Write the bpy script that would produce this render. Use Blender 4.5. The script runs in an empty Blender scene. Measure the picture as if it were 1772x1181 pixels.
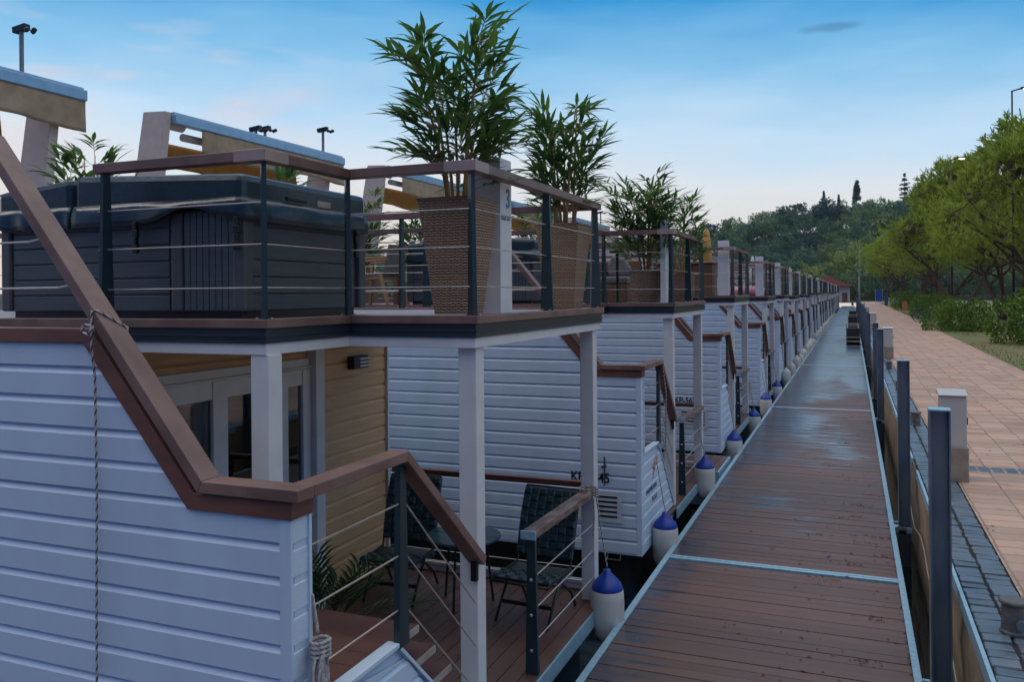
import bpy, math, random
from mathutils import Vector, Matrix
R = math.radians
scene = bpy.context.scene
COL = scene.collection
random.seed(7)

# ------------------------------------------------------------------ camera
EYE = 2.92
cam = bpy.data.objects.new('camera', bpy.data.cameras.new('camera'))
COL.objects.link(cam)
cam.matrix_world = Matrix.Translation((0, 0, EYE)) @ Matrix.Rotation(R(22.1), 4, 'Z') @ Matrix.Rotation(R(90), 4, 'X') @ Matrix.Rotation(R(-0.5), 4, 'Z')
cam.data.sensor_width = 36
cam.data.lens = 36 * 1450 / 1772
cam.data.shift_y = -81 / 1772
cam.data.clip_start = 0.05
cam.data.clip_end = 3000
scene.camera = cam

# ------------------------------------------------------------------ sky and light (dusk)
SUN_AZ, SUN_EL = 262.0, 46.0           # compass-style: degrees clockwise from +Y, behind the camera to the left
w = bpy.data.worlds.new('World'); scene.world = w; w.use_nodes = True
nt = w.node_tree; N = nt.nodes; L = nt.links
for n in list(N): N.remove(n)
out = N.new('ShaderNodeOutputWorld'); bg = N.new('ShaderNodeBackground')
bg.inputs['Strength'].default_value = 0.1
sky = N.new('ShaderNodeTexSky'); sky.sky_type = 'NISHITA'; sky.sun_disc = False
sky.sun_elevation = R(SUN_EL * 0.18); sky.sun_rotation = R(SUN_AZ); sky.ozone_density = 3.0; sky.dust_density = 1.2
tc = N.new('ShaderNodeTexCoord'); sep = N.new('ShaderNodeSeparateXYZ')
L.new(tc.outputs['Generated'], sep.inputs[0])
ramp = N.new('ShaderNodeValToRGB'); cr = ramp.color_ramp
def srgb(r, g, b):
    f = lambda c: (c / 255 / 12.92) if c / 255 <= .04045 else ((c / 255 + .055) / 1.055) ** 2.4
    return (f(r), f(g), f(b), 1)
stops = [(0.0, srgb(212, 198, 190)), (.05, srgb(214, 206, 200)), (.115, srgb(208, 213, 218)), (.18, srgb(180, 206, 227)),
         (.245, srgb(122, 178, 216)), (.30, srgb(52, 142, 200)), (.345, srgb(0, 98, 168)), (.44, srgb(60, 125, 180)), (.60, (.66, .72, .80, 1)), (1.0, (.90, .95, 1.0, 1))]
while len(cr.elements) < len(stops): cr.elements.new(0.5)
for e, (p, c) in zip(cr.elements, stops): e.position = p; e.color = c
# soft bands of cloud bend the gradient, thin pink puffs lie low
mapn = N.new('ShaderNodeMapping'); mapn.inputs['Scale'].default_value = (1.5, 1.5, 7)
L.new(tc.outputs['Generated'], mapn.inputs[0])
nz = N.new('ShaderNodeTexNoise'); nz.inputs['Scale'].default_value = 1.6; nz.inputs['Detail'].default_value = 5
L.new(mapn.outputs[0], nz.inputs['Vector'])
mz = N.new('ShaderNodeMath'); mz.operation = 'MULTIPLY_ADD'; mz.inputs[1].default_value = 0.13; mz.inputs[2].default_value = -0.065
L.new(nz.outputs['Fac'], mz.inputs[0])
# the sky is paler towards -X (left) and deeper towards +X
mx = N.new('ShaderNodeMath'); mx.operation = 'MULTIPLY'; mx.inputs[1].default_value = 0.05
L.new(sep.outputs['X'], mx.inputs[0])
ad = N.new('ShaderNodeMath'); ad.operation = 'ADD'; L.new(sep.outputs['Z'], ad.inputs[0]); L.new(mz.outputs[0], ad.inputs[1])
ad2 = N.new('ShaderNodeMath'); ad2.operation = 'ADD'; L.new(ad.outputs[0], ad2.inputs[0]); L.new(mx.outputs[0], ad2.inputs[1])
L.new(ad2.outputs[0], ramp.inputs[0])
nz2 = N.new('ShaderNodeTexNoise'); nz2.inputs['Scale'].default_value = 3.1; nz2.inputs['Detail'].default_value = 7
map2 = N.new('ShaderNodeMapping'); map2.inputs['Scale'].default_value = (2.2, 2.2, 9); map2.inputs['Location'].default_value = (3.3, 1.1, .4)
L.new(tc.outputs['Generated'], map2.inputs[0]); L.new(map2.outputs[0], nz2.inputs['Vector'])
cl = N.new('ShaderNodeMapRange'); cl.inputs['From Min'].default_value = .52; cl.inputs['From Max'].default_value = .70
cl.inputs['To Max'].default_value = .55
L.new(nz2.outputs['Fac'], cl.inputs['Value'])
lowm = N.new('ShaderNodeMapRange'); lowm.inputs['From Min'].default_value = .33; lowm.inputs['From Max'].default_value = .26
L.new(sep.outputs['Z'], lowm.inputs['Value'])
leftm = N.new('ShaderNodeMapRange'); leftm.inputs['From Min'].default_value = -.45; leftm.inputs['From Max'].default_value = -.62
L.new(sep.outputs['X'], leftm.inputs['Value'])
cm = N.new('ShaderNodeMath'); cm.operation = 'MULTIPLY'; L.new(cl.outputs[0], cm.inputs[0]); L.new(lowm.outputs[0], cm.inputs[1])
cm2 = N.new('ShaderNodeMath'); cm2.operation = 'MULTIPLY'; L.new(cm.outputs[0], cm2.inputs[0]); L.new(leftm.outputs[0], cm2.inputs[1])
mixc = N.new('ShaderNodeMix'); mixc.data_type = 'RGBA'; mixc.inputs[7].default_value = srgb(214, 196, 198)
L.new(cm2.outputs[0], mixc.inputs[0]); L.new(ramp.outputs[0], mixc.inputs[6])
# one small dark cloud high on the right: a lens round one direction, ragged by noise
def dirn(u, v):
    m = cam.matrix_world.to_3x3()
    return (m @ Vector(((u - 886) / 1450, -(v + 81 - 590.5) / 1450, -1))).normalized()
cd = dirn(1440, 47)
vs = N.new('ShaderNodeVectorMath'); vs.operation = 'SUBTRACT'; vs.inputs[1].default_value = cd
L.new(tc.outputs['Generated'], vs.inputs[0])
vm = N.new('ShaderNodeVectorMath'); vm.operation = 'MULTIPLY'; vm.inputs[1].default_value = (24, 24, 190)
L.new(vs.outputs[0], vm.inputs[0])
vl = N.new('ShaderNodeVectorMath'); vl.operation = 'LENGTH'; L.new(vm.outputs[0], vl.inputs[0])
dn = N.new('ShaderNodeMapRange'); dn.inputs['From Min'].default_value = 1.0; dn.inputs['From Max'].default_value = .3; dn.inputs['To Max'].default_value = .5
nad = N.new('ShaderNodeMath'); nad.operation = 'MULTIPLY_ADD'; nad.inputs[1].default_value = 1.3; nad.inputs[2].default_value = -.65
nz3 = N.new('ShaderNodeTexNoise'); nz3.inputs['Scale'].default_value = 40; L.new(tc.outputs['Generated'], nz3.inputs['Vector'])
L.new(nz3.outputs['Fac'], nad.inputs[0])
sm = N.new('ShaderNodeMath'); sm.operation = 'ADD'; L.new(vl.outputs['Value'], sm.inputs[0]); L.new(nad.outputs[0], sm.inputs[1])
L.new(sm.outputs[0], dn.inputs['Value'])
mixd = N.new('ShaderNodeMix'); mixd.data_type = 'RGBA'; mixd.inputs[7].default_value = srgb(62, 108, 150)
L.new(dn.outputs[0], mixd.inputs[0]); L.new(mixc.outputs[2], mixd.inputs[6])
sc10 = N.new('ShaderNodeVectorMath'); sc10.operation = 'SCALE'; sc10.inputs['Scale'].default_value = 11.3
L.new(mixd.outputs[2], sc10.inputs[0])
mixs = N.new('ShaderNodeMix'); mixs.data_type = 'RGBA'; mixs.inputs[0].default_value = 0.12
L.new(sc10.outputs[0], mixs.inputs[6]); L.new(sky.outputs[0], mixs.inputs[7])
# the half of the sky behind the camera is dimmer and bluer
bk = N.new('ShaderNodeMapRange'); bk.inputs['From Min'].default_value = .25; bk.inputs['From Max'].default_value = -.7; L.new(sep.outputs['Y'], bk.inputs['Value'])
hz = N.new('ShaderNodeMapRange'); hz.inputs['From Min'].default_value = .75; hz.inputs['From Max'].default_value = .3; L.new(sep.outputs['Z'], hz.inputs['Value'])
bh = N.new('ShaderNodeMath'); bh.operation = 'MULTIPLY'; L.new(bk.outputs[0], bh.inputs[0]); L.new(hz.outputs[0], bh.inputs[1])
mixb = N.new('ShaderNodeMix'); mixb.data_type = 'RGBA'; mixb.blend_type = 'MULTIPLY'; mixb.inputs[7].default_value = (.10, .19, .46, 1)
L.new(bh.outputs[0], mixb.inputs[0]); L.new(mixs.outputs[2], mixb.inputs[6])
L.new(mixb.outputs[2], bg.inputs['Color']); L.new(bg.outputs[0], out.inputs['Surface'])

sun = bpy.data.objects.new('sun', bpy.data.lights.new('sun', 'SUN')); COL.objects.link(sun)
sun.data.energy = 0.5; sun.data.angle = R(25); sun.data.color = (1.0, .84, .76)
sun.rotation_euler = (R(90 - SUN_EL), 0, R(180 - SUN_AZ))
scene.view_settings.view_transform = 'Standard'; scene.view_settings.look = 'None'
scene.view_settings.exposure = 0.25; scene.view_settings.gamma = 1.0
scene.view_settings.use_curve_mapping = False

# ------------------------------------------------------------------ materials
def mat(name, c, c2=None, rough=.5, scale=8, stretch=(1, 1, 1), bump=0., bscale=None, metal=0., detail=4, spec=.5, lo=.35, hi=.65, island=0., sheen=0, coat=0):
    m = bpy.data.materials.new(name); m.use_nodes = True
    t = m.node_tree; n = t.nodes; l = t.links; b = n['Principled BSDF']
    b.inputs['Roughness'].default_value = rough; b.inputs['Metallic'].default_value = metal
    b.inputs['Specular IOR Level'].default_value = spec
    b.inputs['Coat Weight'].default_value = coat; b.inputs['Coat Roughness'].default_value = .15
    c = (*c, 1)
    c2 = (*c2, 1) if c2 else tuple(x * .8 for x in c[:3]) + (1,)
    co = n.new('ShaderNodeTexCoord'); mp = n.new('ShaderNodeMapping'); mp.inputs['Scale'].default_value = stretch
    l.new(co.outputs['Object'], mp.inputs[0])
    nz = n.new('ShaderNodeTexNoise'); nz.inputs['Scale'].default_value = scale; nz.inputs['Detail'].default_value = detail
    l.new(mp.outputs[0], nz.inputs['Vector'])
    mr = n.new('ShaderNodeMapRange'); mr.inputs['From Min'].default_value = lo; mr.inputs['From Max'].default_value = hi
    l.new(nz.outputs['Fac'], mr.inputs['Value'])
    mx = n.new('ShaderNodeMix'); mx.data_type = 'RGBA'; mx.inputs[6].default_value = c; mx.inputs[7].default_value = c2
    fac = mr.outputs[0]
    if island:
        g = n.new('ShaderNodeNewGeometry')
        a = n.new('ShaderNodeMix'); a.data_type = 'FLOAT'; a.inputs[0].default_value = island
        l.new(mr.outputs[0], a.inputs[2]); l.new(g.outputs['Random Per Island'], a.inputs[3]); fac = a.outputs[0]
    l.new(fac, mx.inputs[0]); l.new(mx.outputs[2], b.inputs['Base Color'])
    if bump:
        nb = n.new('ShaderNodeTexNoise'); nb.inputs['Scale'].default_value = bscale or scale * 4; nb.inputs['Detail'].default_value = 5
        l.new(mp.outputs[0], nb.inputs['Vector'])
        bp = n.new('ShaderNodeBump'); bp.inputs['Strength'].default_value = bump; bp.inputs['Distance'].default_value = .01
        l.new(nb.outputs['Fac'], bp.inputs['Height']); l.new(bp.outputs[0], b.inputs['Normal'])
    return m

M = {}
M['siding'] = mat('white_siding', (.55, .645, .775), (.48, .57, .69), rough=.40, scale=1.3, stretch=(3.2, 3.2, .7), bump=.16, bscale=14, detail=7, lo=.42, hi=.80)
M['siding_end'] = mat('white_siding_end', (.56, .67, .78), (.53, .635, .745), rough=.45, scale=2, stretch=(1.0, 1.0, 5), bump=.13, bscale=16)
M['tan'] = mat('tan_siding', (.66, .41, .205), (.56, .345, .17), rough=.5, scale=2.5, stretch=(1.2, 1.2, 14), bump=.3, bscale=6)
M['white'] = mat('white_paint', (.70, .69, .69), (.64, .63, .63), rough=.35, scale=5)
M['soffit'] = mat('soffit', (.30, .26, .20), rough=.6)
M['trim'] = mat('brown_trim', (.19, .075, .050), (.14, .055, .040), rough=.45, scale=4, stretch=(.6, .6, 3), bump=.08)
M['rail'] = mat('brown_rail', (.235, .135, .110), (.150, .084, .068), rough=.42, scale=4, detail=8, stretch=(1, 1, 1), bump=.12, bscale=30)
M['rail_worn'] = mat('worn_rail', (.25, .17, .14), (.12, .07, .055), rough=.4, scale=7, stretch=(3, .8, 3), lo=.42, hi=.56, bump=.12)
M['fitting'] = mat('rail_fitting', (.40, .29, .26), (.33, .24, .21), rough=.4)
M['deckb'] = mat('porch_board', (.135, .065, .050), (.080, .040, .032), rough=.38, scale=5, stretch=(3, .5, 3), bump=.15, island=.45)
M['tread'] = mat('stair_board', (.15, .072, .058), (.115, .054, .044), rough=.42, scale=5, bump=.1)
M['tread_end'] = mat('cut_board_end', (.42, .36, .31), (.33, .27, .23), rough=.7)
M['steel'] = mat('dark_teal_steel', (.012, .030, .038), (.016, .036, .046), rough=.35, scale=3)
M['fascia'] = mat('dark_fascia', (.020, .030, .038), (.028, .040, .05), rough=.42, scale=3, stretch=(.4, .4, 6))
M['cable'] = mat('steel_cable', (.62, .55, .48), rough=.35, metal=.6)
M['bolt'] = mat('bolt_steel', (.7, .7, .7), rough=.3, metal=.8)
M['hull'] = mat('hull', (.014, .018, .018), (.028, .032, .030), rough=.35, scale=3, bump=.2)
M['bracket'] = mat('galvanised', (.36, .55, .66), (.27, .44, .54), rough=.42, metal=.3, scale=25, bump=.05)
M['black'] = mat('black_plastic', (.010, .010, .011), rough=.35)
M['letter'] = mat('black_lettering', (.012, .012, .014), rough=.5)
M['teal'] = mat('teal_lettering', (.01, .22, .34), (.01, .16, .30), rough=.4)
M['red'] = mat('red_print', (.62, .12, .09), (.50, .13, .12), rough=.5)
M['vent'] = mat('vent_plate', (.58, .60, .63), rough=.4)
M['slot'] = mat('vent_slot', (.008, .010, .014), rough=.6)
M['curtain'] = mat('curtain', (.50, .44, .27), (.34, .29, .17), rough=.9, scale=6, stretch=(8, 8, .2))
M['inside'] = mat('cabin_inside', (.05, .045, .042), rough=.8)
M['leather'] = mat('tub_cover', (.020, .042, .058), (.014, .030, .042), rough=.30, scale=30, bump=.22, bscale=20)
M['tub'] = mat('tub_cabinet', (.070, .084, .094), (.056, .068, .078), rough=.42, scale=3, stretch=(1, 1, 12), bump=.15, bscale=10)
M['tubpost'] = mat('tub_corner', (.075, .080, .085), rough=.45)
M['tub_rim'] = mat('tub_rim', (.66, .66, .70), rough=.3)
M['canvas'] = mat('awning_canvas', (.44, .32, .20), (.34, .24, .15), rough=.85, scale=6, bump=.25, bscale=9)
M['canvas_or'] = mat('orange_canvas', (.50, .235, .045), (.42, .19, .035), rough=.8, scale=5, bump=.2)
M['alu'] = mat('aluminium_blue', (.30, .47, .62), (.24, .40, .56), rough=.3, metal=.25)
M['post_w'] = mat('awning_post', (.66, .52, .45), (.60, .47, .41), rough=.45)
M['cane'] = mat('bamboo_cane', (.42, .24, .075), (.30, .17, .06), rough=.5, scale=4, stretch=(1, 1, 6))
M['soil'] = mat('soil', (.03, .02, .014), rough=.95, bump=.6)
M['rattan_dark'] = mat('dark_rattan', (.020, .034, .034), (.038, .050, .046), rough=.4, scale=30, bump=.3)
M['strapA'] = mat('strap_a', (.018, .042, .050), (.03, .058, .066), rough=.38, island=.8)
M['frame_dark'] = mat('chair_frame', (.010, .013, .014), rough=.4)
M['tabtop'] = mat('table_top', (.03, .07, .09), (.04, .085, .11), rough=.25)
M['rope'] = mat('white_rope', (.50, .46, .44), (.40, .37, .36), rough=.8, scale=60)
M['ropedark'] = mat('dark_strand', (.06, .05, .055), rough=.8)
M['rope_grey'] = mat('rope_grey', (.36, .34, .34), rough=.8)
M['fender'] = mat('fender_white', (.60, .58, .54), (.42, .42, .40), rough=.42, scale=4, lo=.45, hi=.8, bump=.05)
M['blue'] = mat('fender_blue', (.004, .040, .33), (.004, .032, .27), rough=.38)
M['concrete'] = mat('quay_concrete', (.38, .27, .16), (.20, .145, .09), rough=.85, scale=2.2, detail=9, bump=.8, bscale=6)
M['cab'] = mat('cabinet_grey', (.50, .48, .44), (.46, .44, .40), rough=.45, scale=3)
M['cabbase'] = mat('cabinet_base', (.36, .29, .22), (.27, .21, .155), rough=.85, bump=.3)
M['pile'] = mat('pile_steel', (.12, .16, .20), (.20, .235, .265), rough=.36, metal=.5, scale=3, stretch=(3, 3, .7), detail=7, bump=.06)
M['bollard'] = mat('bollard_iron', (.075, .08, .085), (.13, .12, .11), rough=.55, scale=14, bump=.3)
M['bark'] = mat('pine_bark', (.15, .085, .055), (.08, .05, .035), rough=.9, scale=6, stretch=(3, 3, .7), bump=.7)
M['hillsoil'] = mat('hill_soil', (.025, .035, .015), rough=1)
M['plaster'] = mat('house_plaster', (.62, .53, .45), rough=.8)
M['rooftile'] = mat('roof_tile', (.42, .125, .075), (.30, .09, .06), rough=.8, scale=2, stretch=(8, 1, 1))
M['wood'] = mat('teak', (.40, .215, .10), (.30, .15, .065), rough=.5, scale=6, stretch=(1, 1, 6))
M['greycloth'] = mat('grey_cloth', (.22, .20, .205), (.17, .155, .16), rough=.9, bump=.2)
M['greyweave'] = mat('grey_weave', (.20, .175, .14), (.14, .12, .10), rough=.8, scale=60, bump=.3)
M['stepdark'] = mat('step_dark', (.018, .014, .014), rough=.6)
M['steptread'] = mat('step_tread', (.40, .31, .26), (.32, .25, .21), rough=.6)
M['pink'] = mat('pink_vinyl', (.75, .28, .34), rough=.35)
M['parasol'] = mat('parasol_cloth', (.62, .33, .09), (.52, .26, .07), rough=.8)
M['paint_blue'] = mat('sign_blue', (.015, .10, .42), rough=.4)
M['orange'] = mat('orange_plastic', (.45, .14, .03), rough=.5)
M['bin'] = mat('bin_blue', (.03, .07, .11), rough=.5)
M['tyre'] = mat('tyre', (.015, .015, .016), rough=.7)
M['bikered'] = mat('bike_paint', (.03, .06, .13), rough=.3)
M['chrome'] = mat('chrome', (.55, .56, .58), rough=.25, metal=.7)
M['carwhite'] = mat('van_white', (.55, .62, .66), rough=.25, coat=.5)
M['carteal'] = mat('car_teal', (.02, .22, .32), rough=.25, coat=.5)
M['carglass'] = mat('car_glass', (.02, .025, .03), rough=.1)
M['litter'] = mat('dry_leaf', (.20, .065, .03), (.11, .045, .022), rough=.9, island=.9)
M['polegrey'] = mat('lamp_pole', (.24, .26, .28), rough=.45, metal=.3)
M['poledark'] = mat('lamp_pole_dark', (.02, .022, .03), rough=.4)
M['whitebar'] = mat('white_barrier', (.62, .62, .62), rough=.6)

def leafmat(name, c, c2, rough=.45, trans=.25, scale=1.2):
    m = mat(name, c, c2, rough=rough, island=.6, scale=scale, spec=.35)
    t = m.node_tree; b = t.nodes['Principled BSDF']; o = t.nodes['Material Output']
    tr = t.nodes.new('ShaderNodeBsdfTranslucent'); mx = t.nodes.new('ShaderNodeMixShader'); mx.inputs[0].default_value = trans
    src = b.inputs['Base Color'].links[0].from_socket
    t.links.new(src, tr.inputs['Color']); t.links.new(b.outputs[0], mx.inputs[1]); t.links.new(tr.outputs[0], mx.inputs[2]); t.links.new(mx.outputs[0], o.inputs['Surface'])
    return m
M['bamboo'] = leafmat('bamboo_leaf', (.026, .092, .036), (.17, .31, .060), rough=.34, trans=.35)
M['fern'] = leafmat('fern_leaf', (.012, .045, .015), (.05, .10, .02))
M['needle'] = leafmat('pine_needle', (.46, .54, .055), (.18, .25, .038), rough=.6, scale=.35, trans=.4)
M['twig'] = mat('dry_twig', (.30, .22, .12), (.20, .17, .08), rough=.9, island=.8)
M['shrub'] = leafmat('shrub_leaf', (.050, .125, .018), (.24, .36, .035), trans=.08, rough=.5, scale=.7)
FOREST = [leafmat('forest_%s' % k, a, b, rough=.7, scale=.25) for k, a, b in (
    ('deep', (.075, .165, .105), (.125, .22, .115)), ('mid', (.13, .22, .10), (.19, .285, .115)),
    ('grey', (.17, .22, .145), (.22, .265, .17)), ('light', (.24, .30, .065), (.31, .36, .085)), ('dark', (.040, .088, .085), (.060, .115, .10)))]

def glassmat():
    m = bpy.data.materials.new('window_glass'); m.use_nodes = True
    t = m.node_tree; n = t.nodes; o = n['Material Output']; n.remove(n['Principled BSDF'])
    tr = n.new('ShaderNodeBsdfTransparent'); tr.inputs[0].default_value = (.55, .62, .62, 1)
    gl = n.new('ShaderNodeBsdfGlossy'); gl.inputs['Roughness'].default_value = .02; gl.inputs[0].default_value = (.8, .85, .9, 1)
    fr = n.new('ShaderNodeFresnel'); fr.inputs[0].default_value = 1.7
    ad = n.new('ShaderNodeMath'); ad.operation = 'ADD'; ad.inputs[1].default_value = .06; t.links.new(fr.outputs[0], ad.inputs[0])
    mx = n.new('ShaderNodeMixShader'); t.links.new(ad.outputs[0], mx.inputs[0]); t.links.new(tr.outputs[0], mx.inputs[1]); t.links.new(gl.outputs[0], mx.inputs[2])
    t.links.new(mx.outputs[0], o.inputs['Surface']); return m
M['glass'] = glassmat()

def wickermat(name, c, c2, row=.022, col=.05):
    # woven strands: rows alternate by half a strand; shade between strands is painted dark into the colour
    m = bpy.data.materials.new(name); m.use_nodes = True
    t = m.node_tree; n = t.nodes; l = t.links; b = n['Principled BSDF']; b.inputs['Roughness'].default_value = .5
    co = n.new('ShaderNodeTexCoord'); sp = n.new('ShaderNodeSeparateXYZ'); l.new(co.outputs['Object'], sp.inputs[0])
    s = n.new('ShaderNodeMath'); s.operation = 'ADD'; l.new(sp.outputs[0], s.inputs[0]); l.new(sp.outputs[1], s.inputs[1])
    cb = n.new('ShaderNodeCombineXYZ'); l.new(s.outputs[0], cb.inputs[0]); l.new(sp.outputs[2], cb.inputs[1])
    nzd = n.new('ShaderNodeTexNoise'); nzd.inputs['Scale'].default_value = 9; l.new(co.outputs['Object'], nzd.inputs['Vector'])
    vd = n.new('ShaderNodeVectorMath'); vd.operation = 'SCALE'; vd.inputs['Scale'].default_value = .012; l.new(nzd.outputs['Color'], vd.inputs[0])
    va = n.new('ShaderNodeVectorMath'); va.operation = 'ADD'; l.new(cb.outputs[0], va.inputs[0]); l.new(vd.outputs[0], va.inputs[1])
    q = n.new('ShaderNodeSeparateXYZ'); l.new(va.outputs[0], q.inputs[0])
    def mth(op, x, y=None):
        o = n.new('ShaderNodeMath'); o.operation = op
        for i, t_ in enumerate((x, y)):
            if t_ is None: continue
            if isinstance(t_, (int, float)): o.inputs[i].default_value = t_
            else: l.new(t_, o.inputs[i])
        return o.outputs[0]
    vr = mth('ADD', mth('DIVIDE', q.outputs[1], row), mth('MULTIPLY', mth('COSINE', mth('MULTIPLY', mth('DIVIDE', q.outputs[0], col), 2 * math.pi)), .15)); fl = mth('FLOOR', vr); fr = mth('FRACT', vr)
    ph = mth('ADD', mth('DIVIDE', q.outputs[0], col), mth('MULTIPLY', fl, .5))
    wv = mth('ABSOLUTE', mth('COSINE', mth('MULTIPLY', ph, math.pi)))
    rowp = mth('SINE', mth('MULTIPLY', fr, math.pi))
    hgt = mth('MULTIPLY', mth('ADD', mth('MULTIPLY', mth('POWER', wv, .8), .6), .4), mth('POWER', rowp, .7))
    rnd_ = n.new('ShaderNodeTexWhiteNoise'); rnd_.noise_dimensions = '1D'; l.new(fl, rnd_.inputs['W'])
    nz2 = n.new('ShaderNodeTexNoise'); nz2.inputs['Scale'].default_value = 7; l.new(co.outputs['Object'], nz2.inputs['Vector'])
    cm_ = n.new('ShaderNodeMix'); cm_.data_type = 'RGBA'; cm_.inputs[6].default_value = (*c, 1); cm_.inputs[7].default_value = (*c2, 1)
    l.new(mth('MULTIPLY', mth('ADD', rnd_.outputs['Value'], nz2.outputs['Fac']), .6), cm_.inputs[0])
    gap = n.new('ShaderNodeMapRange'); gap.inputs['From Min'].default_value = .10; gap.inputs['From Max'].default_value = .62; l.new(hgt, gap.inputs['Value'])
    gm = n.new('ShaderNodeMix'); gm.data_type = 'RGBA'; gm.inputs[6].default_value = (.055, .034, .024, 1); l.new(gap.outputs[0], gm.inputs[0]); l.new(cm_.outputs[2], gm.inputs[7])
    l.new(gm.outputs[2], b.inputs['Base Color'])
    bp = n.new('ShaderNodeBump'); bp.inputs['Strength'].default_value = .9; bp.inputs['Distance'].default_value = .012
    l.new(hgt, bp.inputs['Height']); l.new(bp.outputs[0], b.inputs['Normal'])
    return m
M['wicker'] = wickermat('wicker', (.46, .29, .175), (.31, .185, .108), row=.018, col=.044)
M['basket'] = wickermat('basket_wicker', (.30, .19, .13), (.20, .12, .08), row=.03, col=.06)
M['rattanbox'] = wickermat('rattan_panel', (.22, .10, .05), (.19, .085, .04), row=.03, col=.2)

def deckmat():
    # brown boards with rain-wet stretches: wet boards are darker and glossy
    m = bpy.data.materials.new('dock_board'); m.use_nodes = True
    t = m.node_tree; n = t.nodes; l = t.links; b = n['Principled BSDF']
    co = n.new('ShaderNodeTexCoord')
    def noise(scale, st, det=5, rough=.55):
        mp = n.new('ShaderNodeMapping'); mp.inputs['Scale'].default_value = st; l.new(co.outputs['Object'], mp.inputs[0])
        z = n.new('ShaderNodeTexNoise'); z.inputs['Scale'].default_value = scale; z.inputs['Detail'].default_value = det; z.inputs['Roughness'].default_value = rough; l.new(mp.outputs[0], z.inputs['Vector']); return z.outputs['Fac']
    big = noise(1.0, (.30, .115, 1), 2); fine = noise(1.0, (1.3, 9, 1), 6, .6)
    sp = n.new('ShaderNodeSeparateXYZ'); l.new(co.outputs['Object'], sp.inputs[0])
    # wet zone: near the left edge and growing wide in the mid distance
    mxr = n.new('ShaderNodeMapRange'); mxr.inputs['From Min'].default_value = .3; mxr.inputs['From Max'].default_value = -1.9; mxr.inputs['To Min'].default_value = -.19; mxr.inputs['To Max'].default_value = .15
    l.new(sp.outputs[0], mxr.inputs['Value'])
    yr = n.new('ShaderNodeMapRange'); yr.inputs['From Min'].default_value = 13; yr.inputs['From Max'].default_value = 34; yr.inputs['To Min'].default_value = -.03; yr.inputs['To Max'].default_value = .20
    l.new(sp.outputs[1], yr.inputs['Value'])
    def add(a, bb):
        q = n.new('ShaderNodeMath'); q.operation = 'ADD'; l.new(a, q.inputs[0]); l.new(bb, q.inputs[1]); return q.outputs[0]
    fs = n.new('ShaderNodeMath'); fs.operation = 'MULTIPLY'; fs.inputs[1].default_value = .55; l.new(fine, fs.inputs[0])
    tot = add(add(add(big, fs.outputs[0]), mxr.outputs[0]), yr.outputs[0])
    wet = n.new('ShaderNodeMapRange'); wet.inputs['From Min'].default_value = .64; wet.inputs['From Max'].default_value = .73; l.new(tot, wet.inputs['Value'])
    g = n.new('ShaderNodeNewGeometry')
    dry = n.new('ShaderNodeMix'); dry.data_type = 'RGBA'; dry.inputs[6].default_value = (.160, .074, .053, 1); dry.inputs[7].default_value = (.098, .045, .033, 1)
    isl = n.new('ShaderNodeMath'); isl.operation = 'MULTIPLY_ADD'; isl.inputs[1].default_value = .6; isl.inputs[2].default_value = .0; l.new(g.outputs['Random Per Island'], isl.inputs[0])
    gr = noise(1, (3, 60, 1), 6); gr2 = n.new('ShaderNodeMath'); gr2.operation = 'MULTIPLY_ADD'; gr2.inputs[1].default_value = .8; l.new(gr, gr2.inputs[0]); l.new(isl.outputs[0], gr2.inputs[2])
    l.new(gr2.outputs[0], dry.inputs[0])
    wc = n.new('ShaderNodeMix'); wc.data_type = 'RGBA'; wc.inputs[7].default_value = (.046, .026, .026, 1)
    l.new(wet.outputs[0], wc.inputs[0]); l.new(dry.outputs[2], wc.inputs[6]); l.new(wc.outputs[2], b.inputs['Base Color'])
    rr = n.new('ShaderNodeMapRange'); rr.inputs['To Min'].default_value = .55; rr.inputs['To Max'].default_value = .27; l.new(wet.outputs[0], rr.inputs['Value']); l.new(rr.outputs[0], b.inputs['Roughness']); l.new(wet.outputs[0], b.inputs['Coat Weight']); b.inputs['Coat Roughness'].default_value = .24; b.inputs['Coat IOR'].default_value = 1.7; b.inputs['Specular IOR Level'].default_value = .8
    bp = n.new('ShaderNodeBump'); bp.inputs['Strength'].default_value = .25; bp.inputs['Distance'].default_value = .006
    grn = noise(1, (2, 90, 1), 4); l.new(grn, bp.inputs['Height']); l.new(bp.outputs[0], b.inputs['Normal'])
    return m
M['dock'] = deckmat()

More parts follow.
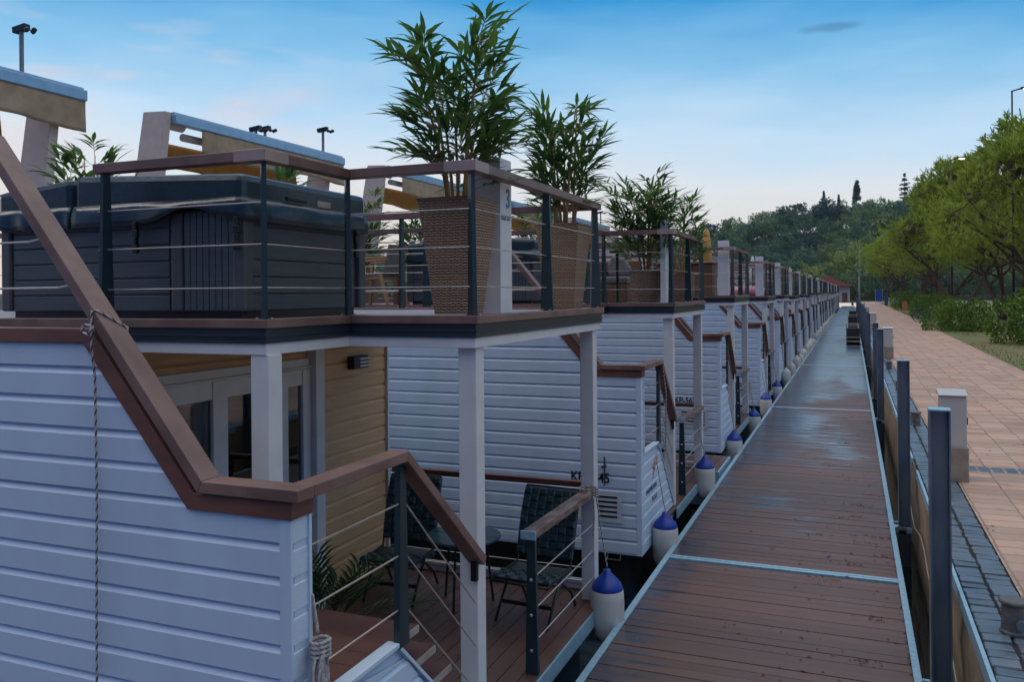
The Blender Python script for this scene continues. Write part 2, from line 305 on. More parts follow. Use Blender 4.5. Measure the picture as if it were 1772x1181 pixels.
def pavemat():
    # big sawn pavers, pink-buff, in rows with open joints
    m = bpy.data.materials.new('promenade_pavers'); m.use_nodes = True
    t = m.node_tree; n = t.nodes; l = t.links; b = n['Principled BSDF']; b.inputs['Roughness'].default_value = .7
    co = n.new('ShaderNodeTexCoord'); mp = n.new('ShaderNodeMapping'); l.new(co.outputs['Object'], mp.inputs[0])
    mp.inputs['Rotation'].default_value = (0, 0, R(90))
    nd = n.new('ShaderNodeTexNoise'); nd.inputs['Scale'].default_value = 3; l.new(co.outputs['Object'], nd.inputs['Vector'])
    sc = n.new('ShaderNodeVectorMath'); sc.operation = 'SCALE'; sc.inputs['Scale'].default_value = .03; l.new(nd.outputs['Color'], sc.inputs[0])
    av = n.new('ShaderNodeVectorMath'); av.operation = 'ADD'; l.new(mp.outputs[0], av.inputs[0]); l.new(sc.outputs[0], av.inputs[1])
    br = n.new('ShaderNodeTexBrick'); br.offset = .37; br.offset_frequency = 2; br.inputs['Scale'].default_value = 1
    br.inputs['Brick Width'].default_value = .23; br.inputs['Row Height'].default_value = .385; br.inputs['Mortar Size'].default_value = .009; br.inputs['Bias'].default_value = 0
    br.inputs['Color1'].default_value = (.58, .355, .24, 1); br.inputs['Color2'].default_value = (.33, .195, .135, 1); br.inputs['Mortar'].default_value = (.16, .095, .068, 1)
    l.new(av.outputs[0], br.inputs['Vector'])
    n2 = n.new('ShaderNodeTexNoise'); n2.inputs['Scale'].default_value = 1.1; n2.inputs['Detail'].default_value = 8; n2.inputs['Roughness'].default_value = .65; l.new(co.outputs['Object'], n2.inputs['Vector'])
    mr = n.new('ShaderNodeMapRange'); mr.inputs['From Min'].default_value = .35; mr.inputs['From Max'].default_value = .7; mr.inputs['To Max'].default_value = .55; l.new(n2.outputs['Fac'], mr.inputs['Value'])
    mx = n.new('ShaderNodeMix'); mx.data_type = 'RGBA'; mx.inputs[7].default_value = (.45, .335, .265, 1); l.new(mr.outputs[0], mx.inputs[0]); l.new(br.outputs['Color'], mx.inputs[6])
    n3 = n.new('ShaderNodeTexNoise'); n3.inputs['Scale'].default_value = 5; n3.inputs['Detail'].default_value = 6; l.new(co.outputs['Object'], n3.inputs['Vector'])
    m3 = n.new('ShaderNodeMapRange'); m3.inputs['From Min'].default_value = .6; m3.inputs['From Max'].default_value = .75; m3.inputs['To Max'].default_value = .6; l.new(n3.outputs['Fac'], m3.inputs['Value'])
    mx3 = n.new('ShaderNodeMix'); mx3.data_type = 'RGBA'; mx3.inputs[7].default_value = (.30, .11, .06, 1); l.new(m3.outputs[0], mx3.inputs[0]); l.new(mx.outputs[2], mx3.inputs[6])
    l.new(mx3.outputs[2], b.inputs['Base Color'])
    inv = n.new('ShaderNodeMath'); inv.operation = 'SUBTRACT'; inv.inputs[0].default_value = 1; l.new(br.outputs['Fac'], inv.inputs[1])
    bp = n.new('ShaderNodeBump'); bp.inputs['Strength'].default_value = .6; bp.inputs['Distance'].default_value = .012; l.new(inv.outputs[0], bp.inputs['Height'])
    n4 = n.new('ShaderNodeTexNoise'); n4.inputs['Scale'].default_value = 14; n4.inputs['Detail'].default_value = 6; l.new(co.outputs['Object'], n4.inputs['Vector'])
    bp2 = n.new('ShaderNodeBump'); bp2.inputs['Strength'].default_value = .35; bp2.inputs['Distance'].default_value = .02; l.new(n4.outputs['Fac'], bp2.inputs['Height']); l.new(bp.outputs[0], bp2.inputs['Normal'])
    l.new(bp2.outputs[0], b.inputs['Normal']); return m
M['pave'] = pavemat()
M['cobble'] = mat('blue_cobble', (.075, .115, .155), (.13, .165, .195), rough=.30, scale=3, island=.7, bump=.6, bscale=18)
M['grass'] = mat('grass_ground', (.13, .145, .045), (.24, .13, .065), rough=.95, scale=.35, detail=8, lo=.45, hi=.66, bump=.8, bscale=30)
M['grassblade'] = leafmat('grass_blade', (.11, .14, .035), (.22, .22, .07), rough=.7)
M['land'] = mat('land', (.07, .065, .05), (.05, .055, .03), rough=.95, scale=.2)
def watermat():
    m = mat('harbour_water', (.006, .012, .013), (.004, .009, .011), rough=.06, scale=1, bump=.25, bscale=3)
    return m
M['water'] = watermat()
def emit(name, c, s):
    m = bpy.data.materials.new(name); m.use_nodes = True; b = m.node_tree.nodes['Principled BSDF']
    b.inputs['Emission Color'].default_value = (*c, 1); b.inputs['Emission Strength'].default_value = s; b.inputs['Base Color'].default_value = (*c, 1); return m
M['lamp'] = emit('lamp_lit', (1, .80, .42), 3.0)

# ------------------------------------------------------------------ mesh helpers
class MB:
    def __init__(s): s.v = []; s.f = []; s.m = []; s.k = 0
    def add(s, vs, fs, k=None):
        o = len(s.v); s.v += [tuple(p) for p in vs]; k = s.k if k is None else k
        for f in fs: s.f.append(tuple(i + o for i in f)); s.m.append(k)
    def box(s, x0, x1, y0, y1, z0, z1, k=None):
        s.add([(x0, y0, z0), (x1, y0, z0), (x1, y1, z0), (x0, y1, z0), (x0, y0, z1), (x1, y0, z1), (x1, y1, z1), (x0, y1, z1)],
              [(3, 2, 1, 0), (4, 5, 6, 7), (0, 1, 5, 4), (1, 2, 6, 5), (2, 3, 7, 6), (3, 0, 4, 7)], k)
    def bar(s, p, q, wd, ht, up=(0, 0, 1), k=None, w2=None, h2=None):
        p = Vector(p); q = Vector(q); d = (q - p).normalized(); u = Vector(up); sd = d.cross(u)
        if sd.length < 1e-4: sd = d.cross(Vector((0, 1, 0)))
        sd.normalize(); u = sd.cross(d); w2 = w2 or wd; h2 = h2 or ht
        a = [p + sd * (i * wd / 2) + u * (j * ht / 2) for i, j in ((-1, -1), (1, -1), (1, 1), (-1, 1))]
        b = [q + sd * (i * w2 / 2) + u * (j * h2 / 2) for i, j in ((-1, -1), (1, -1), (1, 1), (-1, 1))]
        s.add(a + b, [(3, 2, 1, 0), (4, 5, 6, 7), (0, 1, 5, 4), (1, 2, 6, 5), (2, 3, 7, 6), (3, 0, 4, 7)], k)
    def tube(s, pts, r, n=8, k=None, caps=True):
        pts = [Vector(p) for p in pts]; rs = r if isinstance(r, (list, tuple)) else [r] * len(pts)
        vs = []; ref = None
        for i, p in enumerate(pts):
            d = (pts[min(i + 1, len(pts) - 1)] - pts[max(i - 1, 0)]).normalized()
            if ref is None: ref = Vector((0, 0, 1)) if abs(d.z) < .9 else Vector((1, 0, 0))
            a = (ref - d * ref.dot(d)).normalized(); ref = a; b = d.cross(a)
            vs += [p + (a * math.cos(t * 2 * math.pi / n) + b * math.sin(t * 2 * math.pi / n)) * rs[i] for t in range(n)]
        fs = [(i * n + t, i * n + (t + 1) % n, (i + 1) * n + (t + 1) % n, (i + 1) * n + t) for i in range(len(pts) - 1) for t in range(n)]
        if caps: fs += [tuple(reversed(range(n))), tuple(range((len(pts) - 1) * n, len(pts) * n))]
        s.add(vs, fs, k)
    def lathe(s, c, prof, n=20, k=None):
        vs = [(c[0] + r * math.cos(t * 2 * math.pi / n), c[1] + r * math.sin(t * 2 * math.pi / n), c[2] + z) for r, z in prof for t in range(n)]
        fs = [(i * n + t, i * n + (t + 1) % n, (i + 1) * n + (t + 1) % n, (i + 1) * n + t) for i in range(len(prof) - 1) for t in range(n)]
        fs += [tuple(reversed(range(n))), tuple(range((len(prof) - 1) * n, len(prof) * n))]
        s.add(vs, fs, k)
    def prism(s, poly, axis, a, b, k=None):
        # polygon (2D) extruded along an axis from a to b: 'y' -> (x,z), 'x' -> (y,z), 'z' -> (x,y)
        n = len(poly); P = {'y': lambda p, t: (p[0], t, p[1]), 'x': lambda p, t: (t, p[0], p[1]), 'z': lambda p, t: (p[0], p[1], t)}[axis]
        vs = [P(p, a) for p in poly] + [P(p, b) for p in poly]
        fs = [tuple(range(n)), tuple(reversed(range(n, 2 * n)))] + [(i, n + i, n + (i + 1) % n, (i + 1) % n) for i in range(n)]
        s.add(vs, fs, k)
    def build(s, name, mats, parent=None, smooth=False, bevel=0, fix=True):
        me = bpy.data.meshes.new(name)
        o0 = parent_loc(parent)
        me.from_pydata([(x - o0[0], y - o0[1], z - o0[2]) for x, y, z in s.v], [], s.f)
        for m in (mats if isinstance(mats, (list, tuple)) else [mats]): me.materials.append(m)
        if any(s.m): me.polygons.foreach_set('material_index', s.m)
        if fix:
            import bmesh
            b = bmesh.new(); b.from_mesh(me); bmesh.ops.recalc_face_normals(b, faces=b.faces); b.to_mesh(me); b.free()
        if smooth: me.polygons.foreach_set('use_smooth', [True] * len(me.polygons))
        ob = bpy.data.objects.new(name, me); COL.objects.link(ob)
        if parent: ob.parent = parent
        if bevel:
            bv = ob.modifiers.new('bevel', 'BEVEL'); bv.width = bevel; bv.segments = 2; bv.limit_method = 'ANGLE'; bv.angle_limit = R(40); bv.harden_normals = False
        return ob
def parent_loc(p):
    v = Vector((0, 0, 0))
    while p is not None: v = v + p.location; p = p.parent
    return v
def tag(o, label=None, cat=None, group=None, kind=None):
    if label: o['label'] = label
    if cat: o['category'] = cat
    if group: o['group'] = group
    if kind: o['kind'] = kind
    return o
def empty(name, loc, label=None, cat=None, group=None):
    o = bpy.data.objects.new(name, None); COL.objects.link(o); o.location = loc; o.empty_display_size = .2
    return tag(o, label, cat, group)
def copy_tree(o, parent=None):
    c = o.copy(); COL.objects.link(c); c.parent = parent
    for ch in o.children: copy_tree(ch, c)
    return c
def struct(name, mb, m, **k): return tag(mb.build(name, m, **k), kind='structure')
def text(name, s, size, loc, rot, m, parent, sx=1.0, ext=.0015, align='LEFT'):
    cu = bpy.data.curves.new(name, 'FONT'); cu.body = s; cu.size = size; cu.extrude = ext; cu.align_x = align; cu.offset = size * {'registration': .018, 'number': .014}.get(name, -.002)
    cu.materials.append(m); tmp = bpy.data.objects.new(name, cu); COL.objects.link(tmp); bpy.context.view_layer.update()
    me = bpy.data.meshes.new_from_object(tmp.evaluated_get(bpy.context.evaluated_depsgraph_get())); bpy.data.objects.remove(tmp); me.name = name
    o = bpy.data.objects.new(name, me); COL.objects.link(o); o.parent = parent
    o.location = Vector(loc) - parent_loc(parent); o.rotation_euler = rot; o.scale = (sx, 1, 1); return o

PITCH = .145
def siding(mb, org, u, nrm, sl, sr, z0, z1, k=None):
    """lap boards on a vertical plane: org + u*s, boards face nrm; sl(z), sr(z) give the ends."""
    org = Vector(org); u = Vector(u); nrm = Vector(nrm)
    z = math.floor(z0 / PITCH) * PITCH - .013
    prof = []
    while z < z1:
        for dz, o in ((0, 0), (.106, 0), (.130, -.016), (PITCH - .001, -.019)):
            prof.append((z + dz, o))
        z += PITCH
    pr = []
    for i, (zz, o) in enumerate(prof):
        zz = min(max(zz, z0), z1)
        if not pr or (zz, o) != pr[-1]: pr.append((zz, o))
    vs = []; 
    for zz, o in pr:
        for s in (sl(zz), sr(zz)):
            p = org + u * s + nrm * o; vs.append((p.x, p.y, zz))
    fs = [(2 * i, 2 * i + 1, 2 * i + 3, 2 * i + 2) for i in range(len(pr) - 1)]
    mb.add(vs, fs, k)

# ------------------------------------------------------------------ setting
QX, QZ = .714, .70
WATER = -.55
mb = MB(); mb.add([(-600, -40, WATER), (QX + .2, -40, WATER), (QX + .2, 196, WATER), (-600, 196, WATER)], [(0, 1, 2, 3)])
struct('water', mb, M['water'])
mb = MB()
mb.add([(QX + .3, -40, .64), (600, -40, .64), (600, 900, .64), (QX + .3, 900, .64)], [(0, 1, 2, 3)])
mb.add([(-600, 195, .5), (QX + .3, 195, .5), (QX + .3, 900, .5), (-600, 900, .5)], [(0, 1, 2, 3)])
struct('ground', mb, M['land'])
mb = MB(); mb.add([(QX + .40, -20, QZ), (4.2, -20, QZ), (4.6, 100, QZ), (5.0, 190, QZ), (QX + .40, 190, QZ)], [(0, 1, 2, 3, 4)])
struct('pavement', mb, M['pave'])
# cobble edging along the quay and one band across the pavement
mb = MB(); rnd = random.Random(3)
y = 2.0
while y < 70:
    for r in range(2):
        x0 = QX + .024 + r * .186 + rnd.uniform(-.004, .004); o = rnd.uniform(-.01, .01); t = [rnd.uniform(.0, .014) for _ in range(4)]; q = [rnd.uniform(-.008, .008) for _ in range(8)]
        zb = QZ - .03; xa, xb, ya, yb_ = x0 + .009, x0 + .175, y + .006 + o, y + .117 + o
        mb.add([(xa, ya, zb), (xb, ya, zb), (xb, yb_, zb), (xa, yb_, zb), (xa + q[0], ya + q[1], QZ + t[0]), (xb + q[2], ya + q[3], QZ + t[1]), (xb + q[4], yb_ + q[5], QZ + t[2]), (xa + q[6], yb_ + q[7], QZ + t[3])], [(3, 2, 1, 0), (4, 5, 6, 7), (0, 1, 5, 4), (1, 2, 6, 5), (2, 3, 7, 6), (3, 0, 4, 7)])
    y += .130
for y0 in (11.62,):
    for r in range(2):
        x = QX + .41
        while x < 4.2:
            mb.box(x + .006, x + .14, y0 + r * .16 + .006, y0 + r * .16 + .15, QZ - .02, QZ + rnd.uniform(.004, .010)); x += .147
struct('pavement_edging', mb, M['cobble'], bevel=.016)
mb = MB(); mb.add([(QX + .012, -2, QZ - .012), (QX + .42, -2, QZ - .012), (QX + .42, 70, QZ - .012), (QX + .012, 70, QZ - .012)], [(0, 1, 2, 3)]); struct('pavement_bed', mb, M['soil'])
mb = MB(); mb.add([(QX + .02, 70, QZ + .002), (QX + .40, 70, QZ + .002), (QX + .40, 195, QZ + .002), (QX + .02, 195, QZ + .002)], [(0, 1, 2, 3)])
struct('pavement_edging_far', mb, M['cobble'])
# quay wall: rough ochre concrete with a steel angle on its lip
qw = MB(); ny = 150; ys_ = [-2 + i * .5 for i in range(80)] + [38 + i * 4 for i in range(40)]
rnd = random.Random(9); rows = [QZ - .02, QZ - .07, QZ - .20, QZ - .36, QZ - .6, -.3, -1.5]
vs = []
for yy in ys_:
    for j, z in enumerate(rows): vs.append((QX + (0 if j == 0 else rnd.uniform(-.012, .022)) + (.02 if j > 3 else 0), yy, z))
nr = len(rows)
qw.add(vs, [(i * nr + j, i * nr + j + 1, (i + 1) * nr + j + 1, (i + 1) * nr + j) for i in range(len(ys_) - 1) for j in range(nr - 1)])
qw.add([(QX, -2, QZ - .02), (QX, 194, QZ - .02), (QX + .3, 194, QZ - .02), (QX + .3, -2, QZ - .02)], [(0, 1, 2, 3)])
wall = tag(qw.build('quay_wall', M['concrete'], smooth=True, fix=False), 'rough ochre concrete quay wall dropping from the cobbles to the dark water', 'wall')
mb = MB(); mb.box(QX - .008, QX + .018, -2, 11.4, QZ - .09, QZ + .014); mb.box(QX - .008, QX + .018, 12.2, 60, QZ - .09, QZ + .010)
mb.build('edge_angle', M['bracket'], wall)
# lawn
mb = MB(); gx = [4.2, 6, 9, 14, 22, 40]; gy = [-10 + 5 * i for i in range(42)]
vs = [(x + (.4 * min(max(yy, 0), 100) / 100 if i == 0 else 0), yy, QZ + .004 + (0 if i == 0 else .03 * math.sin(x * 1.3 + yy * .7))) for yy in gy for i, x in enumerate(gx)]
mb.add(vs, [(j * 6 + i, j * 6 + i + 1, j * 6 + 7 + i, j * 6 + 6 + i) for j in range(len(gy) - 1) for i in range(5)])
struct('lawn', mb, M['grass'], smooth=True)
mb = MB(); rnd = random.Random(21)
for i in range(26000):
    yy = 18 + 80 * rnd.random() ** 1.6; x = 4.22 + .4 * yy / 100 + 7 * rnd.random()
    if math.sin(x * 2.1 + yy * .33) + math.sin(yy * .21 + 1.3) * .8 + rnd.uniform(-.5, .5) < -.35: continue
    h = rnd.uniform(.03, .10); a = rnd.uniform(0, 6.28); wd = .012
    dx, dy = math.cos(a) * wd, math.sin(a) * wd; lx, ly = rnd.uniform(-.04, .04), rnd.uniform(-.04, .04)
    mb.add([(x - dx, yy - dy, QZ), (x + dx, yy + dy, QZ), (x + lx, yy + ly, QZ + h)], [(0, 1, 2)])
tag(mb.build('grass', M['grassblade'], fix=False), kind='stuff', label='thin green and straw grass beside the pavement')

# ------------------------------------------------------------------ floating dock
DL, DR = -1.95, .462
dock = empty('floating_dock', (-.75, 4, 0), 'long floating dock of brown boards edged in blue grey steel, wet in patches', 'dock')
secs = [3.0, 9.26, 22.2, 35.3, 48.3, 61.3, 74.3, 87.3, 100.3, 113.3, 126.3, 139.3, 152.3, 165.3, 178]
rnd = random.Random(5)
for a, b in zip(secs[:-1], secs[1:]):
    mb = MB(); y = a + .06
    bw = .138 if a < 60 else .3
    while y < b - .06 - bw * .5:
        dz = rnd.uniform(-.002, .002)
        mb.box(DL + .062, DR - .062, y, y + bw - .007, -.03, .0 + dz); y += bw
    o = mb.build('deck_section', M['dock'], dock)
    mb = MB(); mb.box(DL + .05, DR - .05, a + .055, b - .055, -.30, -.045); mb.build('float', M['hull'], dock)
    mb = MB()
    mb.box(DL, DL + .058, a, b, -.16, .006); mb.box(DR - .058, DR, a, b, -.16, .006)
    mb.box(DL + .058, DR - .058, a + .008, a + .055, -.16, .004); mb.box(DL + .058, DR - .058, b - .055, b - .008, -.16, .004)
    mb.build('edge_rail', M['bracket'], dock, bevel=.004)

# ------------------------------------------------------------------ houseboats
def make_boat(y0, dz, label, yp=1.75, yf=4.15, yb=2.4, reg=None, regz=.765, panel=False, sign=None, sensors=((4.1, .5),), group='white houseboats moored along the dock', wide_sign=False):
    Y = lambda o: y0 + o
    root = empty('houseboat', (-2.2, y0 + 2.3, 0), label, 'houseboat', group)
    yd1 = yf - 1.28; yw = yf + .10; ypost = yp + .06
    BK = -12.4
    # hull
    mb = MB(); mb.box(BK, -2.42, Y(.14), Y(yw), -.95, -.02)
    mb.lathe((-2.52, Y(1.2), -1.0), [(.28, 0), (.30, .3), (.26, .75), (.12, .82)], 18)
    mb.lathe((-2.52, Y(3.3), -1.0), [(.28, 0), (.30, .3), (.26, .75), (.12, .82)], 18)
    mb.build('hull', M['hull'], root)
    mb = MB(); pts = [(-2.62, Y(.10), -.03), (-2.62, Y(.06), -.12), (-2.47, Y(.06), -.12), (-2.47, Y(.10), -.03)]
    mb.tube(pts, .010, 8); mb.build('mooring_ring', M['cable'], root)
    # porch deck
    mb = MB(); x = -4.5
    while x < -2.2:
        mb.box(x, min(x + .133, -2.15), Y(1.0), Y(yw), .09, .12); x += .14
    mb.build('porch_deck', M['deckb'], root)
    mb = MB(); mb.box(-2.15, -2.135, Y(ypost - .1), Y(yw), -.03, .10); mb.box(-4.5, -2.15, Y(yw), Y(yw) + .012, -.03, .2); mb.build('deck_edge', M['bracket'], root)
    # near wall with the stair behind it
    xr = lambda z: -2.2 if z <= 1.98 else -2.741 - (z - 1.98) * (.622 / .739)
    mb = MB(); siding(mb, (0, Y(0), 0), (1, 0, 0), (0, -1, 0), lambda z: BK, lambda z: -2.255, -.03, 2.017); siding(mb, (0, Y(0), 0), (1, 0, 0), (0, -1, 0), lambda z: BK, lambda z: xr(max(z, 1.981)), 2.017, 2.715)
    poly = [(BK, -.03), (-2.204, -.03), (-2.204, 1.985), (-2.75, 1.985), (-3.37, 2.71), (BK, 2.71)]
    mb.prism(poly, 'y', Y(.024), Y(.125))
    mb.box(-2.256, -2.199, Y(-.006), Y(.012), -.03, 1.98)
    wall = mb.build('side_wall', M['siding'], root)
    if reg:
        text('registration', reg, .155, (-3.03, Y(-.0025), regz), (R(90), 0, 0), M['letter'], wall, sx=.86)
    vz = .29 if not reg else regz - .43
    mb = MB(); mb.box(-2.96, -2.43, Y(-.010), Y(.003), vz - .02, vz + .34)
    vt = mb.build('vent', M['vent'], wall, bevel=.003)
    mb = MB()
    for i in range(5): mb.box(-2.90, -2.48, Y(-.013), Y(-.008), vz + .04 + i * .055, vz + .062 + i * .055)
    mb.build('louvre', M['slot'], vt)
    # panel of the porch stair, facing the dock
    mb = MB()
    ps = lambda z: min(.88 + max(0, 1.09 - z) * .93, yp + .03)
    siding(mb, (-2.2, Y(0), 0), (0, 1, 0), (1, 0, 0), lambda z: .0, lambda z: .115 if z > 1.09 else ps(z), -.03, 1.98)
    mb.prism([(Y(.0), -.03), (Y(yp + .02), -.03), (Y(yp + .02), .15), (Y(.88), 1.085), (Y(.0), 1.085)], 'x', -2.26, -2.222)
    mb.box(-2.215, -2.19, Y(.113), Y(.132), 1.09, 1.98)
    pn = mb.build('stair_panel', M['siding_end'], root)
    mb = MB(); mb.box(-2.265, -2.188, Y(.132), Y(.89), 1.088, 1.112)
    mb.bar((-2.226, Y(.885), 1.092), (-2.226, Y(yp + .03), .16), .076, .02); mb.build('panel_edge', M['siding_end'], pn, bevel=.003)
    if panel:
        text('lettering', 'MARVIKAMA', .085, (-2.1985, Y(.22), .60), (R(90), 0, R(90)), M['letter'], pn, sx=1.15)
        text('lettering', 'PLOCE', .085, (-2.1985, Y(.52), .46), (R(90), 0, R(90)), M['letter'], pn, sx=1.05)
        mb = MB()
        for (a, b, r) in (((.55, .72), (.70, .97), .030), ((.66, .80), (.80, 1.02), .024), ((.56, .86), (.74, .98), .020), ((.60, .73), (.58, .90), .018), ((.70, .84), (.86, .96), .018)):
            n = 7
            mb.tube([(-2.1975, Y(a[0] + (b[0] - a[0]) * t / n + .03 * math.sin(t / n * 3.1)), a[1] + (b[1] - a[1]) * t / n) for t in range(n + 1)], [r * (.3 + .7 * math.sin(math.pi * t / n)) * .6 for t in range(n + 1)], 6)
        for i, p in enumerate(mb.v): mb.v[i] = (-2.198 + (p[0] + 2.1975) * .08, p[1], p[2])
        mb.build('emblem', M['red'], pn)
    # brown cap on the wall and the handrail above it
    mb = MB(); mb.prism([(BK, 2.705), (-3.372, 2.705), (-2.748, 1.975), (-2.185, 1.975), (-2.185, 2.05), (-2.711, 2.05), (-3.321, 2.775), (BK, 2.775)], 'y', Y(-.016), Y(.14))
    mb.build('wall_cap', M['trim'], root, bevel=.004)
    mb = MB()
    hl = [(-6.2, 3.70), (-4.05, 3.70), (-2.672, 2.056), (-2.14, 2.056)]; hu = [(-6.2, 3.755), (-4.024, 3.755), (-2.646, 2.111), (-2.14, 2.111)]
    for i in range(3):
        mb.prism([hl[i], hl[i + 1], hu[i + 1], hu[i]], 'y', Y(-.035), Y(.085))
    mb.prism([(Y(.0852), 2.056), (Y(.90), 2.056), (Y(.912), 2.111), (Y(.0852), 2.111)], 'x', -2.25, -2.14)
    mb.prism([(Y(.90), 2.056), (Y(yp + .02), 1.225), (Y(yp + .055), 1.272), (Y(.912), 2.111)], 'x', -2.25, -2.14)
    hr = mb.build('handrail', M['rail'], root, bevel=.005)
    mb = MB(); mb.bar((-2.205, Y(.93), 1.08), (-2.205, Y(.93), 2.06), .036, .105, up=(0, 1, 0), h2=.055); mb.build('baluster', M['steel'], hr)
    mb = MB(); mb.box(-2.22, -2.18, Y(yp - .02), Y(yp + .012), 1.13, 1.26); mb.build('rail_bracket', M['black'], hr)
    mb = MB(); mb.bar((-4.9, Y(.03), 2.775), (-4.9, Y(.03), 3.70), .10, .036, up=(0, 1, 0), w2=.055)
    mb.build('baluster', M['steel'], hr)
    def cable(pts, r, par):
        mb = MB(); mb.tube(pts, r, 6); mb.build('cable', M['cable'], par)
    for z in (1.28, 1.56, 1.83):
        cable([(-2.2, Y(.125), z), (-2.2, Y(.93), z), (-2.2, Y(.97), z - .01), (-2.2, Y(yp), z - .02 - (yp - .95) * .92)], .005, hr)
    for z, xe in ((2.97, -3.42), (3.2, -3.62), (3.44, -3.82)):
        cable([(-6.2, Y(.03), z), (xe - .16, Y(.03), z), (xe, Y(.03), z + .025)], .0055, hr)
    # landing and porch steps, stair to the roof
    mb = MB()
    y = .14
    for wd in (.15, .15, .15, .15, .15): mb.box(-3.15, -2.27, Y(y), Y(y + wd - .004), 1.07, 1.10); y += wd
    mb.box(-2.27, -2.262, Y(.13), Y(.89), 1.03, 1.115); mb.box(-3.15, -2.27, Y(.135), Y(.885), 1.03, 1.068)
    mb.build('landing', M['tread'], root)
    for i in range(4):
        mb = MB(); z = 1.0 - .2 * i; a = 1.12 + .21 * i - (.2 if i == 0 else 0)
        mb.box(-3.15, -2.36, Y(a), Y(1.39 + .21 * i), z - .045, z); mb.k = 1; mb.box(-2.36, -2.352, Y(a), Y(1.39 + .21 * i), z - .043, z - .002)
        mb.build('step', [M['tread'], M['tread_end']], root)
    mb = MB()
    for i in range(8): mb.box(-3.35 - .2 * i, -3.07 - .2 * i, Y(.14), Y(.93), 1.26 + .19 * i, 1.295 + .19 * i)
    mb.build('roof_stair', M['tread'], root)
    # cabin
    mb = MB()
    siding(mb, (-4.5, Y(0), 0), (0, 1, 0), (1, 0, 0), lambda z: yd1 + .19, lambda z: yw - .03, .12, 2.62)
    siding(mb, (-4.5, Y(0), 0), (0, 1, 0), (1, 0, 0), lambda z: .99, lambda z: yd1 + .0, 2.37, 2.62)
    mb.box(-4.62, -4.522, Y(yd1 + .15), Y(yw), .0, 2.64); mb.box(-4.62, -4.522, Y(.98), Y(yd1 + .15), 2.34, 2.64)
    mb.build('front_wall', M['tan'], root)
    mb = MB()
    siding(mb, (0, Y(.98), 0), (1, 0, 0), (0, -1, 0), lambda z: BK, lambda z: -4.62, .0, 2.64)
    mb.box(BK, -4.62, Y(1.002), Y(1.08), 0, 2.64)
    siding(mb, (0, Y(yw), 0), (1, 0, 0), (0, 1, 0), lambda z: BK, lambda z: -4.50, -.02, 2.64)
    mb.box(BK, -4.62, Y(yw - .1), Y(yw - .022), -.02, 2.64); mb.box(BK - .1, BK, Y(.98), Y(yw), -.02, 2.64)
    mb.build('cabin_wall', M['siding_end'], root)
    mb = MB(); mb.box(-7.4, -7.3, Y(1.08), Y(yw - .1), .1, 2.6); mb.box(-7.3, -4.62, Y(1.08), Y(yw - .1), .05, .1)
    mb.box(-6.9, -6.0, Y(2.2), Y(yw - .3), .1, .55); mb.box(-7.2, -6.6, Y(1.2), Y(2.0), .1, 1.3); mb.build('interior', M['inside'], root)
    mb = MB()
    mb.box(-4.545, -4.47, Y(.99), Y(yd1), 2.28, 2.37); mb.box(-4.545, -4.455, Y(.99), Y(yd1), .12, .18)
    mb.box(-4.545, -4.445, Y(.99), Y(yd1 + .02), 2.285, 2.302)
    m1 = yd1 - 1.2; m2 = yd1 - .42
    for a, b, t in ((1.0, 1.10, 0), (m1, m1 + .16, 0), (m2, m2 + .10, .02), (yd1 - .11, yd1 - .0, .02)): mb.box(-4.54 + t, -4.475 + t, Y(a), Y(b), .181, 2.279)
    for a, b, t in ((1.10, m1, 0), (m1 + .16, m2, 0), (m2 + .10, yd1 - .11, .02)):
        mb.box(-4.53 + t, -4.485 + t, Y(a), Y(b), 2.14, 2.279); mb.box(-4.53 + t, -4.485 + t, Y(a), Y(b), .181, .28)
    dr = mb.build('sliding_door', M['white'], root, bevel=.004)
    for a, b, t in ((1.10, m1, 0), (m1 + .16, m2, 0), (m2 + .10, yd1 - .11, .02)):
        mb = MB(); mb.box(-4.512 + t, -4.504 + t, Y(a), Y(b), .28, 2.14); mb.build('pane', M['glass'], dr)
    mb = MB(); mb.box(-4.40, -4.37, Y(m2 + .3), Y(m2 + .33), 1.0, 1.16); mb.build('handle', M['bolt'], dr)
    mb = MB(); n = 60; vs = []
    for i in range(n + 1):
        yy = m1 - .1 + (yd1 - m1) * i / n; xx = -4.72 + .03 * math.sin(i * 1.1) + .01 * math.sin(i * 2.7)
        vs += [(xx, Y(yy), .2), (xx, Y(yy), 2.3)]
    mb.add(vs, [(2 * i, 2 * i + 2, 2 * i + 3, 2 * i + 1) for i in range(n) if not (n * .36 < i < n * .56)]); mb.build('curtain', M['curtain'], dr, smooth=True)
    mb = MB(); mb.box(-4.512, -4.40, Y(yd1 + .005), Y(yd1 + .10), .12, 2.62); mb.box(-4.512, -4.44, Y(yd1 + .101), Y(yd1 + .19), .12, 2.62)
    mb.box(-4.512, -4.47, Y(yw - .03), Y(yw + .0), .0, 2.62); mb.build('corner_board', M['white'], root, bevel=.003)
    lx = Y(yd1 + .77)
    mb = MB(); mb.box(-4.5, -4.42, lx - .12, lx + .14, 2.21, 2.335); wl = mb.build('wall_light', M['black'], root, bevel=.008)
    mb = MB()
    for i in range(3): mb.box(-4.425, -4.412, lx - .02, lx + .13, 2.228 + i * .034, 2.246 + i * .034)
    mb.build('louvre', M['white'], wl)
    # roof deck
    FX, NX = -2.14, -3.05
    def outline(e): return [(BK, Y(.92 + e)), (NX - e, Y(.92 + e)), (NX - e, Y(yp - .06 + e)), (FX - e, Y(yp - .06 + e)), (FX - e, Y(yf + .06 - e)), (BK, Y(yf + .06 - e))]
    mb = MB(); mb.prism(outline(.018), 'z', 2.652, 2.690); mb.prism(outline(.008), 'z', 2.690, 2.70); mb.prism(outline(.02), 'z', 2.70, 2.736)
    mb.build('roof_fascia', M['fascia'], root)
